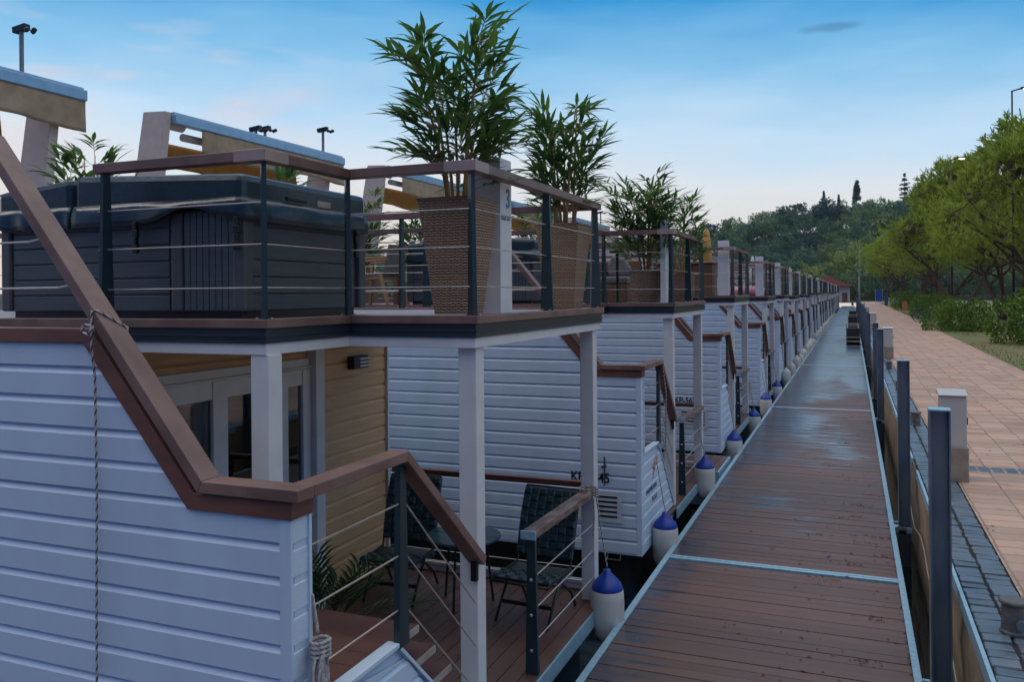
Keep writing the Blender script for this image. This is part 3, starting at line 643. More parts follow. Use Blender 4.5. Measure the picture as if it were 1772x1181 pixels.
    mb = MB(); mb.prism(outline(.10), 'z', 2.736, 2.775); mb.k = 1; mb.prism(outline(.16), 'z', 2.60, 2.652)
    mb.build('roof_deck', [mat_floor, M['soffit']], root)
    mb = MB(); E = outline(0)
    for i in range(5):
        (ax, ay), (bx, by) = E[i], E[i + 1]
        d = Vector((bx - ax, by - ay, 0)).normalized(); inn = Vector((-d.y, d.x, 0)); I = outline(.13)
        mb.prism([E[i], E[i + 1], I[i + 1], I[i]], 'z', 2.738, 2.79)
    mb.build('deck_trim', M['rail'], root, bevel=.004)
    mb = MB(); I = outline(.03); J = outline(.10)
    for i in range(5): mb.prism([I[i], I[i + 1], J[i + 1], J[i]], 'z', 2.585, 2.651)
    mb.build('roof_beam', M['white'], root, bevel=.003)
    for px, py, zb in ((-2.25, Y(ypost + .02), .12), (-2.25, Y(yf - .10), .12), (-3.13, Y(1.02), .12)):
        mb = MB(); mb.box(px - .0625, px + .0625, py - .0625, py + .0625, zb, 2.586)
        c = mb.build('column', M['white'], root, bevel=.006)
    # low porch rail
    mb = MB(); mb.box(-4.4, -2.26, Y(yf + .02), Y(yf + .09), 1.10, 1.155)
    pr = mb.build('porch_rail', M['trim'], root, bevel=.004)
    mb = MB(); mb.prism([(Y(yb), 1.13), (Y(yf - .17), 1.10), (Y(yf - .17), 1.155), (Y(yb), 1.185)], 'x', -2.26, -2.15); mb.build('front_rail', M['rail_worn'], pr, bevel=.005)
    mb = MB(); mb.box(-2.265, -2.145, Y(yb - .016), Y(yb), 1.125, 1.19); mb.build('rail_end', M['bracket'], pr, bevel=.004)
    mb = MB(); mb.bar((-2.2, Y(yb + .05), .10), (-2.2, Y(yb + .05), 1.135), .10, .036, up=(0, 1, 0), w2=.06)
    lb = mb.build('baluster', M['steel'], pr)
    mb = MB()
    for z in (.30, .56, .82):
        mb = MB(); mb.lathe((0, 0, 0), [(.013, 0), (.013, .006), (.006, .010)], 8); mb.v[:] = [(-2.2 + v[0], Y(yb + .03) - v[2], z + v[1]) for v in mb.v]
        mb.build('bolt', M['bolt'], lb)
    for z in (.34, .58, .82):
        cable([(-2.2, Y(yb + .06), z), (-2.2, Y(yf - .15), z)], .0055, pr)
        cable([(-4.45, Y(yf + .055), z), (-2.3, Y(yf + .055), z)], .0045, pr)
    mb = MB(); mb.box(-4.46, -2.32, Y(yw - .035), Y(yw - .015), .135, .165); mb.box(-4.46, -2.32, Y(yw - .035), Y(yw - .015), .185, .215); mb.box(-4.46, -2.32, Y(yw - .014), Y(yw - .004), .12, .225)
    mb.build('toe_board', M['white'], root)
    if reg:
        mb = MB(); mb.tube([(-2.62, Y(-.025), regz - .03), (-2.62, Y(-.025), regz + .30)], .009, 8); mb.tube([(-2.655, Y(-.02), regz + .18), (-2.60, Y(-.03), regz + .2)], .016, 8); mb.build('mooring_hook', M['ropedark'], wall)
    # roof railing
    S = (-4.38, Y(.98)); c1 = (-3.11, Y(.98)); c2 = (-3.11, Y(yp)); c3 = (-2.2, Y(yp)); c4 = (-2.2, Y(yf)); bk = (-12.3, Y(yf))
    path = [S, c1, c2, c3, c4, bk]
    def off(p, q, s):
        d = Vector((q[0] - p[0], q[1] - p[1])).normalized(); return Vector((-d.y, d.x)) * s
    def ribbon(pts, hw):
        A, B = [], []
        for i, p in enumerate(pts):
            n1 = off(pts[i - 1], p, 1) if i else off(p, pts[i + 1], 1); n2 = off(p, pts[i + 1], 1) if i < len(pts) - 1 else n1
            m = (n1 + n2); m = m / max(m.dot(n1), .2) if m.length > .1 else n1
            A.append(Vector(p) + m * hw); B.append(Vector(p) - m * hw)
        return A, B
    A, B = ribbon(path, .045); mb = MB()
    for i in range(5): mb.prism([A[i], A[i + 1], B[i + 1], B[i]], 'z', 3.695, 3.755)
    rr = mb.build('roof_railing', M['rail'], root, bevel=.004)
    for c, p, q in ((c1, S, c2), (c3, c2, c4)):
        e = [Vector(c) + (Vector(p) - Vector(c)).normalized() * .17, Vector(c), Vector(c) + (Vector(q) - Vector(c)).normalized() * .17]
        A2, B2 = ribbon(e, .049); mb = MB()
        for i in range(2): mb.prism([A2[i], A2[i + 1], B2[i + 1], B2[i]], 'z', 3.690, 3.759)
        mb.build('corner_fitting', M['fitting'], rr, bevel=.004)
    fins = [((S[0] + .06, S[1]), 'y'), (c1, 'd'), (c2, 'd'), (c3, 'd'), ((c4[0], Y((yp + yf) / 2 + .02)), 'x'), ((c4[0], c4[1] - .03), 'e'), ((-4.25, c4[1]), 'y'), ((-6.4, c4[1]), 'y'), ((-8.6, c4[1]), 'y')]
    for (x, yy), ax in fins:
        mb = MB(); mb.bar((x, yy, 2.775), (x, yy, 3.697), .027, .10, up={'y': (0, 1, 0), 'x': (1, 0, 0), 'd': (1, -1, 0), 'e': (1, 1, 0)}[ax], h2=.052)
        b = mb.build('baluster', M['steel'], rr)
        if y0 < 10:
            for s in (-1, 1):
                px, py = (x + s * .045, yy) if ax in 'yd' else (x + s * .03, yy - .022)
                mb = MB(); mb.box(px - .009, px + .009, py - .009, py + .009, 2.776, 2.80); mb.build('bolt', M['bolt'], b)
    for z in (2.97, 3.22, 3.46): cable([(p[0], p[1], z) for p in path], .0042, rr)
    # sign post on the roof
    sg = sign or (yp + .14, yp + .34)
    mb = MB(); mb.prism([(Y(sg[0] - .005), 2.775), (Y(sg[1]), 2.775), (Y(sg[1]), 3.89), (Y(sg[0]), 3.89)], 'x', -2.5 if wide_sign or sign else -2.37, -2.3)
    sp = mb.build('sign_post', M['white'], root, bevel=.004)
    if sign:
        text('number', '3', .19, (-2.2985, Y(sg[0] + .095), 3.545), (R(90), 0, R(90)), M['teal'], sp, sx=.9)
        text('lettering', 'maran', .088, (-2.2985, Y(sg[0] + .004), 3.45), (R(90), 0, R(90)), M['pile'], sp, sx=.80)
    # awning frame at the back of the roof
    AX = -9.15
    mb = MB(); mb.box(AX - .04, AX + .10, Y(.2), Y(yf + .42), 5.44, 5.58); mb.box(AX - .30, AX + .06, Y(.20), Y(yf + .40), 5.58, 5.615)
    aw = mb.build('awning', M['alu'], root, bevel=.012)
    for o in (.06, yf - .02):
        mb = MB(); mb.prism([(AX - .92, 2.76), (AX - .36, 2.76), (AX + .03, 5.60), (AX - .38, 5.62)], 'y', Y(o), Y(o + .13)); mb.build('leg', M['post_w'], aw, bevel=.008)
    def cloth(x0, z0, z1, ya, yb_, amp, seed, name, m, sl=0.0):
        mb = MB(); n, k = 48, 7; vs = []; rr_ = random.Random(seed)
        ph = [rr_.uniform(0, 6) for _ in range(4)]
        for i in range(n + 1):
            t = i / n
            for j in range(k + 1):
                s = j / k
                dx = amp * s * (math.sin(t * 31 + ph[0] + s * 2) * .5 + math.sin(t * 13 + ph[1]) + .6 * math.sin(t * 57 + ph[2] + 3 * s))
                vs.append((x0 + dx + sl * s, Y(ya + (yb_ - ya) * t), z1 + (z0 - z1) * s + (.025 * math.sin(t * 9 + ph[3]) * s)))
        mb.add(vs, [(i * (k + 1) + j, (i + 1) * (k + 1) + j, (i + 1) * (k + 1) + j + 1, i * (k + 1) + j + 1) for i in range(n) for j in range(k)])
        ob = mb.build(name, m, aw, smooth=True); so = ob.modifiers.new('thickness', 'SOLIDIFY'); so.thickness = .006
    cloth(AX + .075, 5.06, 5.45, .75, yf + .40, .022, 1, 'valance', M['canvas'])
    cloth(AX - .50, 4.86, 5.26, .55, yf - .35, .014, 2, 'lining', M['canvas_or'], .05)
    mb = MB(); mb.tube([(AX - .12, Y(.55), 5.31), (AX - .12, Y(yf - .3), 5.31)], .06, 12); mb.tube([(AX - .1, Y(.22), 5.46), (AX - .1, Y(.52), 5.46)], .085, 14)
    mb.build('roller', M['post_w'], aw, smooth=False)
    for o, sh in sensors:
        mb = MB(); px = AX - .15; T = 5.6 + sh; mb.tube([(px, Y(o), 5.56), (px, Y(o), T)], .026, 8)
        ws = mb.build('wind_sensor', M['polegrey'], aw)
        mb = MB(); mb.bar((px - .11, Y(o), T + .02), (px + .10, Y(o), T + .045), .08, .07)
        for a in (0, 2.1, 4.2): mb.lathe((px + .17 + .05 * math.cos(a), Y(o) + .05 * math.sin(a), T - .04), [(.01, 0), (.03, .02), (.03, .045), (.01, .06)], 8)
        mb.build('cup', M['black'], ws)
    root.location.z = dz
    return root
mat_floor = mat('roof_floor', (.30, .27, .30), (.24, .21, .23), rough=.5, scale=2)

G = 'white houseboats moored along the dock'
b1 = make_boat(2.92, 0, 'nearest white houseboat with black hot tub and two wicker planters on its roof', yp=1.84, yf=4.57, yb=2.79, sign=(2.54, 2.75), sensors=((4.26, .56),))
b2 = make_boat(9.22, 0, 'white houseboat marked 5645 with a red emblem on its stair panel', yp=1.75, yf=4.15, yb=2.35, reg='KP-5645', regz=.765, panel=True, sensors=((2.26, .12), (2.5, .16), (4.2, .45)))
b3 = make_boat(15.3, .07, 'white houseboat with number ending in 3 and a brown rattan box on its roof', yp=1.75, yf=4.25, yb=2.4, reg='KP-5623', regz=.84, wide_sign=True)
b4 = make_boat(22.3, .02, 'white houseboat with number ending in 2 on its wall, fourth from the near end', reg='KP-5612', regz=.69, wide_sign=True)
names5 = {28.3: 'fifth white houseboat from the near end, just beyond the one numbered with a 2', 34.3: 'sixth white houseboat from the near end of the row', 40.4: 'seventh white houseboat from the near end of the row', 46.5: 'eighth white houseboat from the near end of the row'}
b5 = make_boat(28.3, .03, names5[28.3], wide_sign=True)
rnd = random.Random(4)
for y0 in (34.3, 40.4, 46.5):
    c = copy_tree(b5); c.location.y = y0 + 2.3; c.location.z = rnd.uniform(-.06, .08); c.rotation_euler.z = R(rnd.uniform(-.6, .6)); c['label'] = names5[y0]
# far boats: too small to show their parts, one joined mesh each
def joined(root, name):
    bpy.context.view_layer.update()
    dg = bpy.context.evaluated_depsgraph_get(); vs, fs, mi, mats = [], [], [], []
    def rec(o):
        if o.type in ('MESH',):
            me = o.data; off_ = len(vs); T = Matrix.Translation(-root.location) @ o.matrix_world
            vs.extend([tuple(T @ v.co) for v in me.vertices])
            mp = []
            for m in me.materials:
                if m not in mats: mats.append(m)
                mp.append(mats.index(m))
            for p in me.polygons: fs.append(tuple(i + off_ for i in p.vertices)); mi.append(mp[p.material_index])
        for ch in o.children: rec(ch)
    rec(root)
    me = bpy.data.meshes.new(name); me.from_pydata(vs, [], fs)
    for m in mats: me.materials.append(m)
    me.polygons.foreach_set('material_index', mi)
    return me
far_mesh = joined(b5, 'houseboat')
y0 = 52.6; far_boats = []
while y0 < 168:
    o = bpy.data.objects.new('houseboat', far_mesh); COL.objects.link(o); o.location = (-2.2 + rnd.uniform(-.09, .03), y0 + 2.3, rnd.uniform(-.07, .09)); o.rotation_euler = (R(rnd.uniform(-.5, .5)), R(rnd.uniform(-.5, .5)), R(rnd.uniform(-.9, .9)))
    tag(o, 'small white houseboat far down the row, beyond the eighth from the near end', 'houseboat', 'far houseboats beyond the eighth')
    far_boats.append(y0); y0 += 6.12
# ------------------------------------------------------------------ hot tubs
def hot_tub(X0, X1, Y0, Y1, z, label, dark=True, hinge=None):
    root = empty('hot_tub', ((X0 + X1) / 2, (Y0 + Y1) / 2, z), label, 'hot tub', 'hot tubs on the houseboat roofs')
    ht = .70; zb = z + .055; zt = z + ht - .06
    mb = MB(); mb.box(X0 + .05, X1 - .05, Y0 + .05, Y1 - .05, z, zb + .02); mb.build('base', M['black'], root)
    mb = MB(); pw = .50
    mb.box(X0 + .02, X1 - .02, Y0 + .02, Y1 - .02, zb, zt + .05)
    def boards(ax, a, b, c, sgn):
        zz = zb
        while zz < zt:
            if ax == 'x': mb.box(a, b, min(c, c - sgn * -.016), max(c, c - sgn * -.016), zz + .005, min(zz + .103, zt + .04))
            else: mb.box(min(c, c + sgn * .016), max(c, c + sgn * .016), a, b, zz + .005, min(zz + .103, zt + .04))
            zz += .107
    boards('x', X0 + .10, X1 - pw - .09, Y0 + .004, 1); boards('y', Y0 + .09, Y1 - .12, X1 - .02, 1); boards('y', Y0 + .09, Y1 - .12, X0 + .004, 1)
    mb.build('cabinet', M['tub'], root, bevel=.004)
    mb = MB(); n = 8
    for i in range(n): mb.box(X1 - pw + .04 + i * (pw - .10) / n + .003, X1 - pw + .04 + (i + 1) * (pw - .10) / n - .003, Y0 - .004, Y0 + .02, zb + .005, zt + .04)
    mb.build('access_panel', M['tub'], root, bevel=.004)
    for x, y, k in ((X1 - pw - .02, Y0, 0), (X1 - .03, Y0, 1), (X1 - .03, Y1 - .06, 1), (X0 + .03, Y0, 0)):
        mb = MB()
        mb.box(x - .045, x + .045, y - .008, y + .085, zb, zt + .045); mb.build('corner_post', M['tubpost'], root, bevel=.014)
    if not dark:
        mb = MB(); mb.box(X0 - .02, X1 + .02, Y0 - .02, Y1 + .02, zt + .01, zt + .09); mb.build('rim', M['tub_rim'], root, bevel=.035)
    # two-part padded cover, thick at the fold, with a loose skirt
    hx = hinge if hinge is not None else (X0 + X1) / 2
    cov = None
    for a, b, ta, tb in ((X0 - .02, hx - .012, .05, .11), (hx + .012, X1 + .02, .125, .06)):
        mb = MB(); nx, ny = 10, 8; zc = z + ht + .02
        vs = []
        for j in range(ny + 1):
            for i in range(nx + 1):
                x = a + (b - a) * i / nx; y = Y0 - .03 + (Y1 - Y0 + .06) * j / ny; t = ta + (tb - ta) * i / nx
                vs.append((x, y, zc + .12 + t - .012 * math.sin(math.pi * i / nx) * math.sin(math.pi * j / ny)))
        bot = [(a, Y0 - .03, zc - .02), (b, Y0 - .03, zc - .02), (b, Y1 + .03, zc - .02), (a, Y1 + .03, zc - .02)]
        W = nx + 1
        fs = [(j * W + i, j * W + i + 1, (j + 1) * W + i + 1, (j + 1) * W + i) for j in range(ny) for i in range(nx)]
        o = len(vs); vs += bot
        fs.append((*range(nx, -1, -1), o, o + 1)); fs.append((*[ny * W + i for i in range(nx + 1)], o + 2, o + 3))
        fs.append((*[j * W for j in range(ny + 1)], o + 3, o)); fs.append((*[j * W + nx for j in range(ny, -1, -1)], o + 1, o + 2))
        fs.append((o, o + 3, o + 2, o + 1))
        mb.add(vs, fs); c = mb.build('cover', M['leather'], root, bevel=.045); cov = c
        # skirt along the near edge and the outer end
        mb = MB(); P = []
        def drop(t): return .0
        if b > a and b == X1 + .02:
            k = 60
            for i in range(k + 1):
                s = i / k; Ltot = (b - a) + (Y1 - Y0 + .04); dd = s * Ltot
                ca = b - a
                if dd < ca: x, y = a + dd, Y0 - .035
                else: x, y = b + .005, Y0 - .03 + (dd - ca)
                f = dd / ca
                arch = .085 * math.exp(-((f - .73) / .17) ** 2) if f < 1.02 else 0
                out_ = .02 + .012 * math.sin(dd * 9) + .03 * math.exp(-((f - .73) / .2) ** 2) - .012 * math.exp(-((f - .98) / .05) ** 2)
                P.append((x, y, arch, out_, f >= 1))
        else:
            k = 24
            for i in range(k + 1): P.append((b - (b - a) * (1 - i / k), Y0 - .035, .01 * math.sin(i), .015 + .01 * math.sin(i * .8), False))
        vs = []
        for x, y, arch, o_, side in P:
            for q in range(5):
                t = q / 4; oo = o_ * math.sin(t * 2.2); zz = zc + .035 - t * (.145 - arch)
                vs.append((x + (oo if side else 0), y - (0 if side else oo), zz))
        mb.add(vs, [(i * 5 + q, i * 5 + q + 1, (i + 1) * 5 + q + 1, (i + 1) * 5 + q) for i in range(len(P) - 1) for q in range(4)])
        sk = mb.build('skirt', M['leather'], c, smooth=True, fix=False); so = sk.modifiers.new('t', 'SOLIDIFY'); so.thickness = .008
    mb = MB(); mb.box(X1 + .022, X1 + .034, Y0 + .40, Y0 + .62, z + ht + .075, z + ht + .10); mb.build('handle', M['black'], cov, bevel=.006)
    mb = MB(); mb.box(X1 + .018, X1 + .026, Y0 + .74, Y0 + .90, z + ht + .06, z + ht + .105); mb.build('badge', M['tread_end'], cov, bevel=.004)
    for x, y, ax in ((X1 - pw - .32, Y0 - .03, 0), (X1 - .01, Y0 - .03, 0), (X1 + .02, Y1 - .14, 1)):
        mb = MB()
        for k in range(4):
            zz = z + ht - .09 - k * .05; r = .014 + .008 * (k % 2)
            if ax: mb.box(x, x + .03, y - r, y + r, zz - .03, zz + .022)
            else: mb.box(x - r, x + r, y - .03, y, zz - .03, zz + .022)
        mb.build('latch', M['black'], root, bevel=.006)
    return root
hot_tub(-5.55, -3.45, 4.13, 5.48, 2.775, 'big black hot tub with sagging dark cover on the nearest houseboat roof', hinge=-4.84)
hot_tub(-6.0, -4.05, 10.75, 12.4, 2.775, 'dark hot tub with white rim on the roof of the second houseboat', dark=False)

# ------------------------------------------------------------------ plants
def leaf(mb, p, d, Ln, wd, up, droop=.25):
    d = d.normalized(); sd = d.cross(up)
    if sd.length < .05: sd = d.cross(Vector((1, 0, 0)))
    sd.normalize(); n = sd.cross(d); pts = []
    q = [(0, .12), (.3, 1), (.62, .8), (1, .02)]
    vs = []
    for t, ww in q:
        c = p + d * (Ln * t) - Vector((0, 0, 1)) * (droop * Ln * t * t)
        vs += [c - sd * (wd * ww / 2) + n * (wd * ww * .18), c, c + sd * (wd * ww / 2) + n * (wd * ww * .18)]
    mb.add(vs, [(3 * i + j, 3 * i + j + 1, 3 * i + j + 4, 3 * i + j + 3) for i in range(3) for j in range(2)])
def bamboo(root, base, ht, spread, seed, canes=6, leaf_len=.19, dens=1.0, lo=.12, lean=(0, 0), lw=.026):
    r = random.Random(seed); cb = MB(); lb = MB()
    for c in range(canes):
        a = c * 6.283 / canes + r.uniform(-.4, .4); h = ht * (1 if c == 0 else r.uniform(.68, .95)); tilt = r.uniform(.06, .30) * spread if c else .03
        p0 = base + Vector((math.cos(a), math.sin(a), 0)) * r.uniform(.02, .09); pts = []
        for i in range(9):
            t = i / 8
            pts.append(p0 + Vector((math.cos(a) * tilt * t ** 1.4 * 1.4 + lean[0] * t * t, math.sin(a) * tilt * t ** 1.4 * 1.4 + lean[1] * t * t, h * .93 * t)))
        cb.tube(pts, [.015 - .010 * i / 8 for i in range(9)], 6)
        nb = int(8.2 * dens * h / 1.2)
        for b in range(nb):
            t = lo + (1 - lo) * (b + r.random()) / nb; i = min(int(t * 8), 7); p = pts[i].lerp(pts[i + 1], t * 8 - i)
            az = r.uniform(0, 6.283) if r.random() < .45 else a + r.uniform(-.9, .9)
            el = r.uniform(.25, 1.0); bl = r.uniform(.22, .55) * spread * (1.15 - .5 * t)
            bd = Vector((math.cos(az) * math.cos(el), math.sin(az) * math.cos(el), math.sin(el)))
            prev = p; m = 5; bp = [p]
            for k in range(1, m + 1):
                bp.append(p + bd * (bl * k / m) - Vector((0, 0, .16 * bl * (k / m) ** 2)))
            cb.tube(bp, [.003] * (m + 1), 3, caps=False)
            nl = r.randint(6, 8)
            for k in range(nl):
                u = .42 + .58 * k / (nl - 1); ii = min(int(u * m), m - 1); q = bp[ii].lerp(bp[ii + 1], u * m - ii)
                sgn = 1 if k % 2 else -1; side = bd.cross(Vector((0, 0, 1))); side = side.normalized() if side.length > .05 else Vector((1, 0, 0))
                dv = bd * (.75 if k < nl - 1 else 1.4) + side * sgn * r.uniform(.35, .85) * (1 if k < nl - 1 else .2) + Vector((0, 0, r.uniform(-.25, .45)))
                leaf(lb, q, dv, leaf_len * r.uniform(.75, 1.2), lw * r.uniform(.8, 1.15), Vector((r.uniform(-.3, .3), r.uniform(-.3, .3), 1)), r.uniform(.05, .4))
    return cb.build('cane', M['cane'], root, smooth=True), lb.build('foliage', M['bamboo'], root, fix=False)
def planter(x, y, z, ht, top, bot, plant_h, spread, seed, label, group='potted bamboos on the houseboat roofs', m='wicker', **k):
    root = empty('potted_bamboo', (x, y, z), label, 'potted plant', group)
    mb = MB(); n = 10; vs = []
    def ring(h, zz): return [(x - h, y - h, zz), (x + h, y - h, zz), (x + h, y + h, zz), (x - h, y + h, zz)]
    lev = [(bot, 0), (bot + (top - bot) * .5, ht * .5), (top, ht - .012), (top + .008, ht - .004), (top + .004, ht + .006), (top - .022, ht + .006), (top - .03, ht - .06)]
    for h, zz in lev: vs += ring(h, z + zz)
    mb.add(vs, [(3, 2, 1, 0)] + [(4 * i + j, 4 * i + (j + 1) % 4, 4 * i + 4 + (j + 1) % 4, 4 * i + 4 + j) for i in range(len(lev) - 1) for j in range(4)])
    mb.build('pot', M[m], root, bevel=.016)
    mb = MB(); mb.add(ring(top - .03, z + ht - .05), [(0, 1, 2, 3)]); mb.build('soil', M['soil'], root)
    bamboo(root, Vector((x, y, z + ht - .06)), plant_h, spread, seed, **k)
    return root
planter(-2.47, 5.13, 2.79, .77, .205, .125, 1.24, .82, 11, 'tall bamboo in a flared wicker planter at the near corner of the nearest roof', canes=8, dens=2.0, lean=(-.03, 0), leaf_len=.245, lw=.038, lo=.14)
planter(-2.42, 7.22, 2.79, .75, .20, .13, 1.22, .62, 23, 'bamboo in a flared wicker planter at the far corner of the nearest roof', canes=7, dens=2.0, leaf_len=.235, lw=.036, lo=.14)
def basket(x, y, z, ht, r, plant_h, spread, seed, label, **k):
    root = empty('potted_bamboo', (x, y, z), label, 'potted plant', 'potted bamboos on the houseboat roofs')
    mb = MB(); mb.lathe((x, y, z), [(r * .85, 0), (r, ht * .35), (r, ht * .8), (r * 1.03, ht), (r * .92, ht), (r * .9, ht - .05)], 24); mb.build('pot', M['basket'], root, smooth=False)
    bamboo(root, Vector((x, y, z + ht - .06)), plant_h, spread, seed, **k); return root
basket(-2.62, 11.35, 2.79, .44, .22, 1.42, 1.0, 31, 'bushy bamboo in a coarse woven basket at the near corner of the second roof', canes=9, dens=2.5, leaf_len=.24, lw=.036)
basket(-2.45, 12.95, 2.79, .42, .21, 1.3, .85, 37, 'arching bamboo in a basket behind the railing post, far corner of the second roof', canes=6, dens=1.5, leaf_len=.26, lw=.036)
for i, (x, y, z0, h, s, sd, lb) in enumerate(((-7.3, 6.4, 2.79, 1.35, .8, 41, 'bamboo whose tips show above the black hot tub beside the awning post'), (-5.45, 7.0, 2.79, 1.05, .7, 43, 'short pale bamboo just showing behind the sagging hot tub cover'),
        (-7.6, 12.2, 2.79, 1.55, .8, 47, 'slim bamboo on the second roof, just right of the black hot tub'), (-6.9, 12.9, 2.79, 1.35, .9, 49, 'bamboo on the second roof seen left of the first wicker planter'),
        (-4.75, 12.7, 2.79, 1.35, .9, 53, 'bamboo on the second roof seen between the two tall wicker planters'))):
    planter(x, y, z0, .4, .16, .13, h, s, sd, lb, canes=6, dens=1.6, leaf_len=.26, lw=.04)

# palm by the sliding door
root = empty('potted_palm', (-3.72, 5.35, .12), 'low palm in a pale pot on the porch of the nearest houseboat', 'potted plant')
mb = MB(); mb.lathe((-3.72, 5.35, .12), [(.11, 0), (.15, .22), (.155, .24), (.13, .24), (.12, .20)], 20); mb.build('pot', M['bracket'], root, smooth=True)
mb = MB(); r = random.Random(8); sb = MB()
for f in range(20):
    az = r.uniform(0, 6.283); el = r.uniform(.35, 1.35); bl = r.uniform(.5, .85); bd = Vector((math.cos(az) * math.cos(el), math.sin(az) * math.cos(el), math.sin(el)))
    p = Vector((-3.72, 5.35, .34)); bp = [p + bd * (bl * k / 6) - Vector((0, 0, .28 * bl * (k / 6) ** 2)) for k in range(7)]; sb.tube(bp, .004, 3, caps=False)
    for k in range(14):
        u = .35 + .65 * k / 13; ii = min(int(u * 6), 5); q = bp[ii].lerp(bp[ii + 1], u * 6 - ii); side = bd.cross(Vector((0, 0, 1))).normalized() * (1 if k % 2 else -1)
        leaf(mb, q, bd * .9 + side * .7 + Vector((0, 0, .1)), .27 * r.uniform(.8, 1.15), .030, Vector((0, 0, 1)), .35)
mb.build('foliage', M['fern'], root, fix=False); sb.build('stalk', M['fern'], root)

# ------------------------------------------------------------------ porch chairs and table (nearest boat)
def woven_chair(x, y, rz, label):
    root = empty('porch_chair', (0, 0, 0), label, 'chair', 'woven chairs on the porch of the nearest houseboat')
    W = .54
    def sheet(name, p0, du, dv, nu, nv, curve):
        mb = MB(); n_ = du.cross(dv).normalized()
        for i in range(nu):
            for j in range(nv):
                a = p0 + du * (i / nu) + dv * (j / nv) + n_ * curve(j / nv); b = p0 + du * ((i + 1) / nu) + dv * (j / nv) + n_ * curve(j / nv)
                c = p0 + du * ((i + 1) / nu) + dv * ((j + 1) / nv) + n_ * curve((j + 1) / nv); d = p0 + du * (i / nu) + dv * ((j + 1) / nv) + n_ * curve((j + 1) / nv)
                h = .013 if (i + j) % 2 == 0 else .004; m = (a + b + c + d) / 4 + n_ * h
                e = [a.lerp(b, .5), b.lerp(c, .5), c.lerp(d, .5), d.lerp(a, .5)]
                k = .015; v = [p.lerp(m, k) for p in (a, b, c, d)]; t = [p.lerp(m, .38) + n_ * h for p in (a, b, c, d)]; bt = [p - n_ * .01 for p in v]
                mb.add([*bt, *v, *t], [(0, 1, 2, 3)] + [(4 * l_ + q, 4 * l_ + (q + 1) % 4, 4 * l_ + 4 + (q + 1) % 4, 4 * l_ + 4 + q) for l_ in range(2) for q in range(4)] + [(8, 9, 10, 11)])
        a, b, c, d = p0 - n_ * .014, p0 + du - n_ * .014, p0 + du + dv - n_ * .014, p0 + dv - n_ * .014
        ob = mb.build(name, M['strapA'], root, fix=True)
        mb = MB(); mb.add([a, b, c, d] + [q - n_ * .006 for q in (a, b, c, d)], [(0, 1, 2, 3), (7, 6, 5, 4), (0, 4, 5, 1), (1, 5, 6, 2), (2, 6, 7, 3), (3, 7, 4, 0)]); mb.build('backing', M['rattan_dark'], ob)
        return ob
    sheet('backrest', Vector((-W / 2, .22, .46)), Vector((W, 0, 0)), Vector((0, .20, .56)), 7, 9, lambda t: .025 * math.sin(math.pi * t))
    sheet('seat', Vector((-W / 2, -.28, .40)), Vector((W, 0, 0)), Vector((0, .52, -.015)), 9, 7, lambda t: .03 * math.cos(math.pi * (t - .15) * 1.2) - .02)
    mb = MB()
    for s in (-1, 1):
        x0 = s * (W / 2 - .012)
        mb.tube([(x0, .43, 1.03), (x0, .225, .45), (x0, .20, .39), (x0, -.27, .39), (x0, -.31, .36)], .011, 8)
    mb.tube([(-W / 2 + .012, .43, 1.03), (W / 2 - .012, .43, 1.03)], .011, 8); mb.tube([(-W / 2 + .012, -.30, .37), (W / 2 - .012, -.30, .37)], .011, 8)
    mb.build('frame', M['frame_dark'], root, smooth=True)
    for s in (-1, 1):
        x0 = s * (W / 2 - .03)
        mb = MB(); mb.tube([(x0, .06, .38), (x0, -.12, .20), (x0, -.27, .012)], .012, 8); mb.build('leg', M['frame_dark'], root, smooth=True)
        mb = MB(); mb.tube([(x0, -.12, .38), (x0, .06, .30), (x0 + s * .0, .26, .16), (x0, .36, .012)], .012, 8); mb.build('leg', M['frame_dark'], root, smooth=True)
    mb = MB(); mb.bar((-W / 2 + .03, -.155, .155), (W / 2 - .03, -.155, .155), .022, .03); mb.build('stretcher', M['frame_dark'], root)
    root.location = (x, y, .12); root.rotation_euler = (0, 0, rz)
    return root
woven_chair(-3.93, 6.83, R(6), 'dark woven porch chair beside the tan cabin wall')
woven_chair(-2.58, 6.80, R(-4), 'dark woven porch chair near the white corner column')
root = empty('round_table', (-3.28, 6.86, .12), 'small round dark table between two woven porch chairs', 'table')
mb = MB(); mb.lathe((-3.28, 6.86, .72), [(.33, 0), (.34, .008), (.34, .02), (.335, .026)], 40); mb.build('table_top', M['tabtop'], root)
mb = MB(); mb.box(-3.60, -2.96, 6.857, 6.863, .7465, .7478); mb.build('fold_line', M['black'], root)
for a in (.6, 2.7, 4.8):
    mb = MB(); mb.tube([(-3.28 + .2 * math.cos(a), 6.86 + .2 * math.sin(a), .72), (-3.28 + .27 * math.cos(a), 6.86 + .27 * math.sin(a), .122)], .012, 8); mb.build('leg', M['frame_dark'], root)

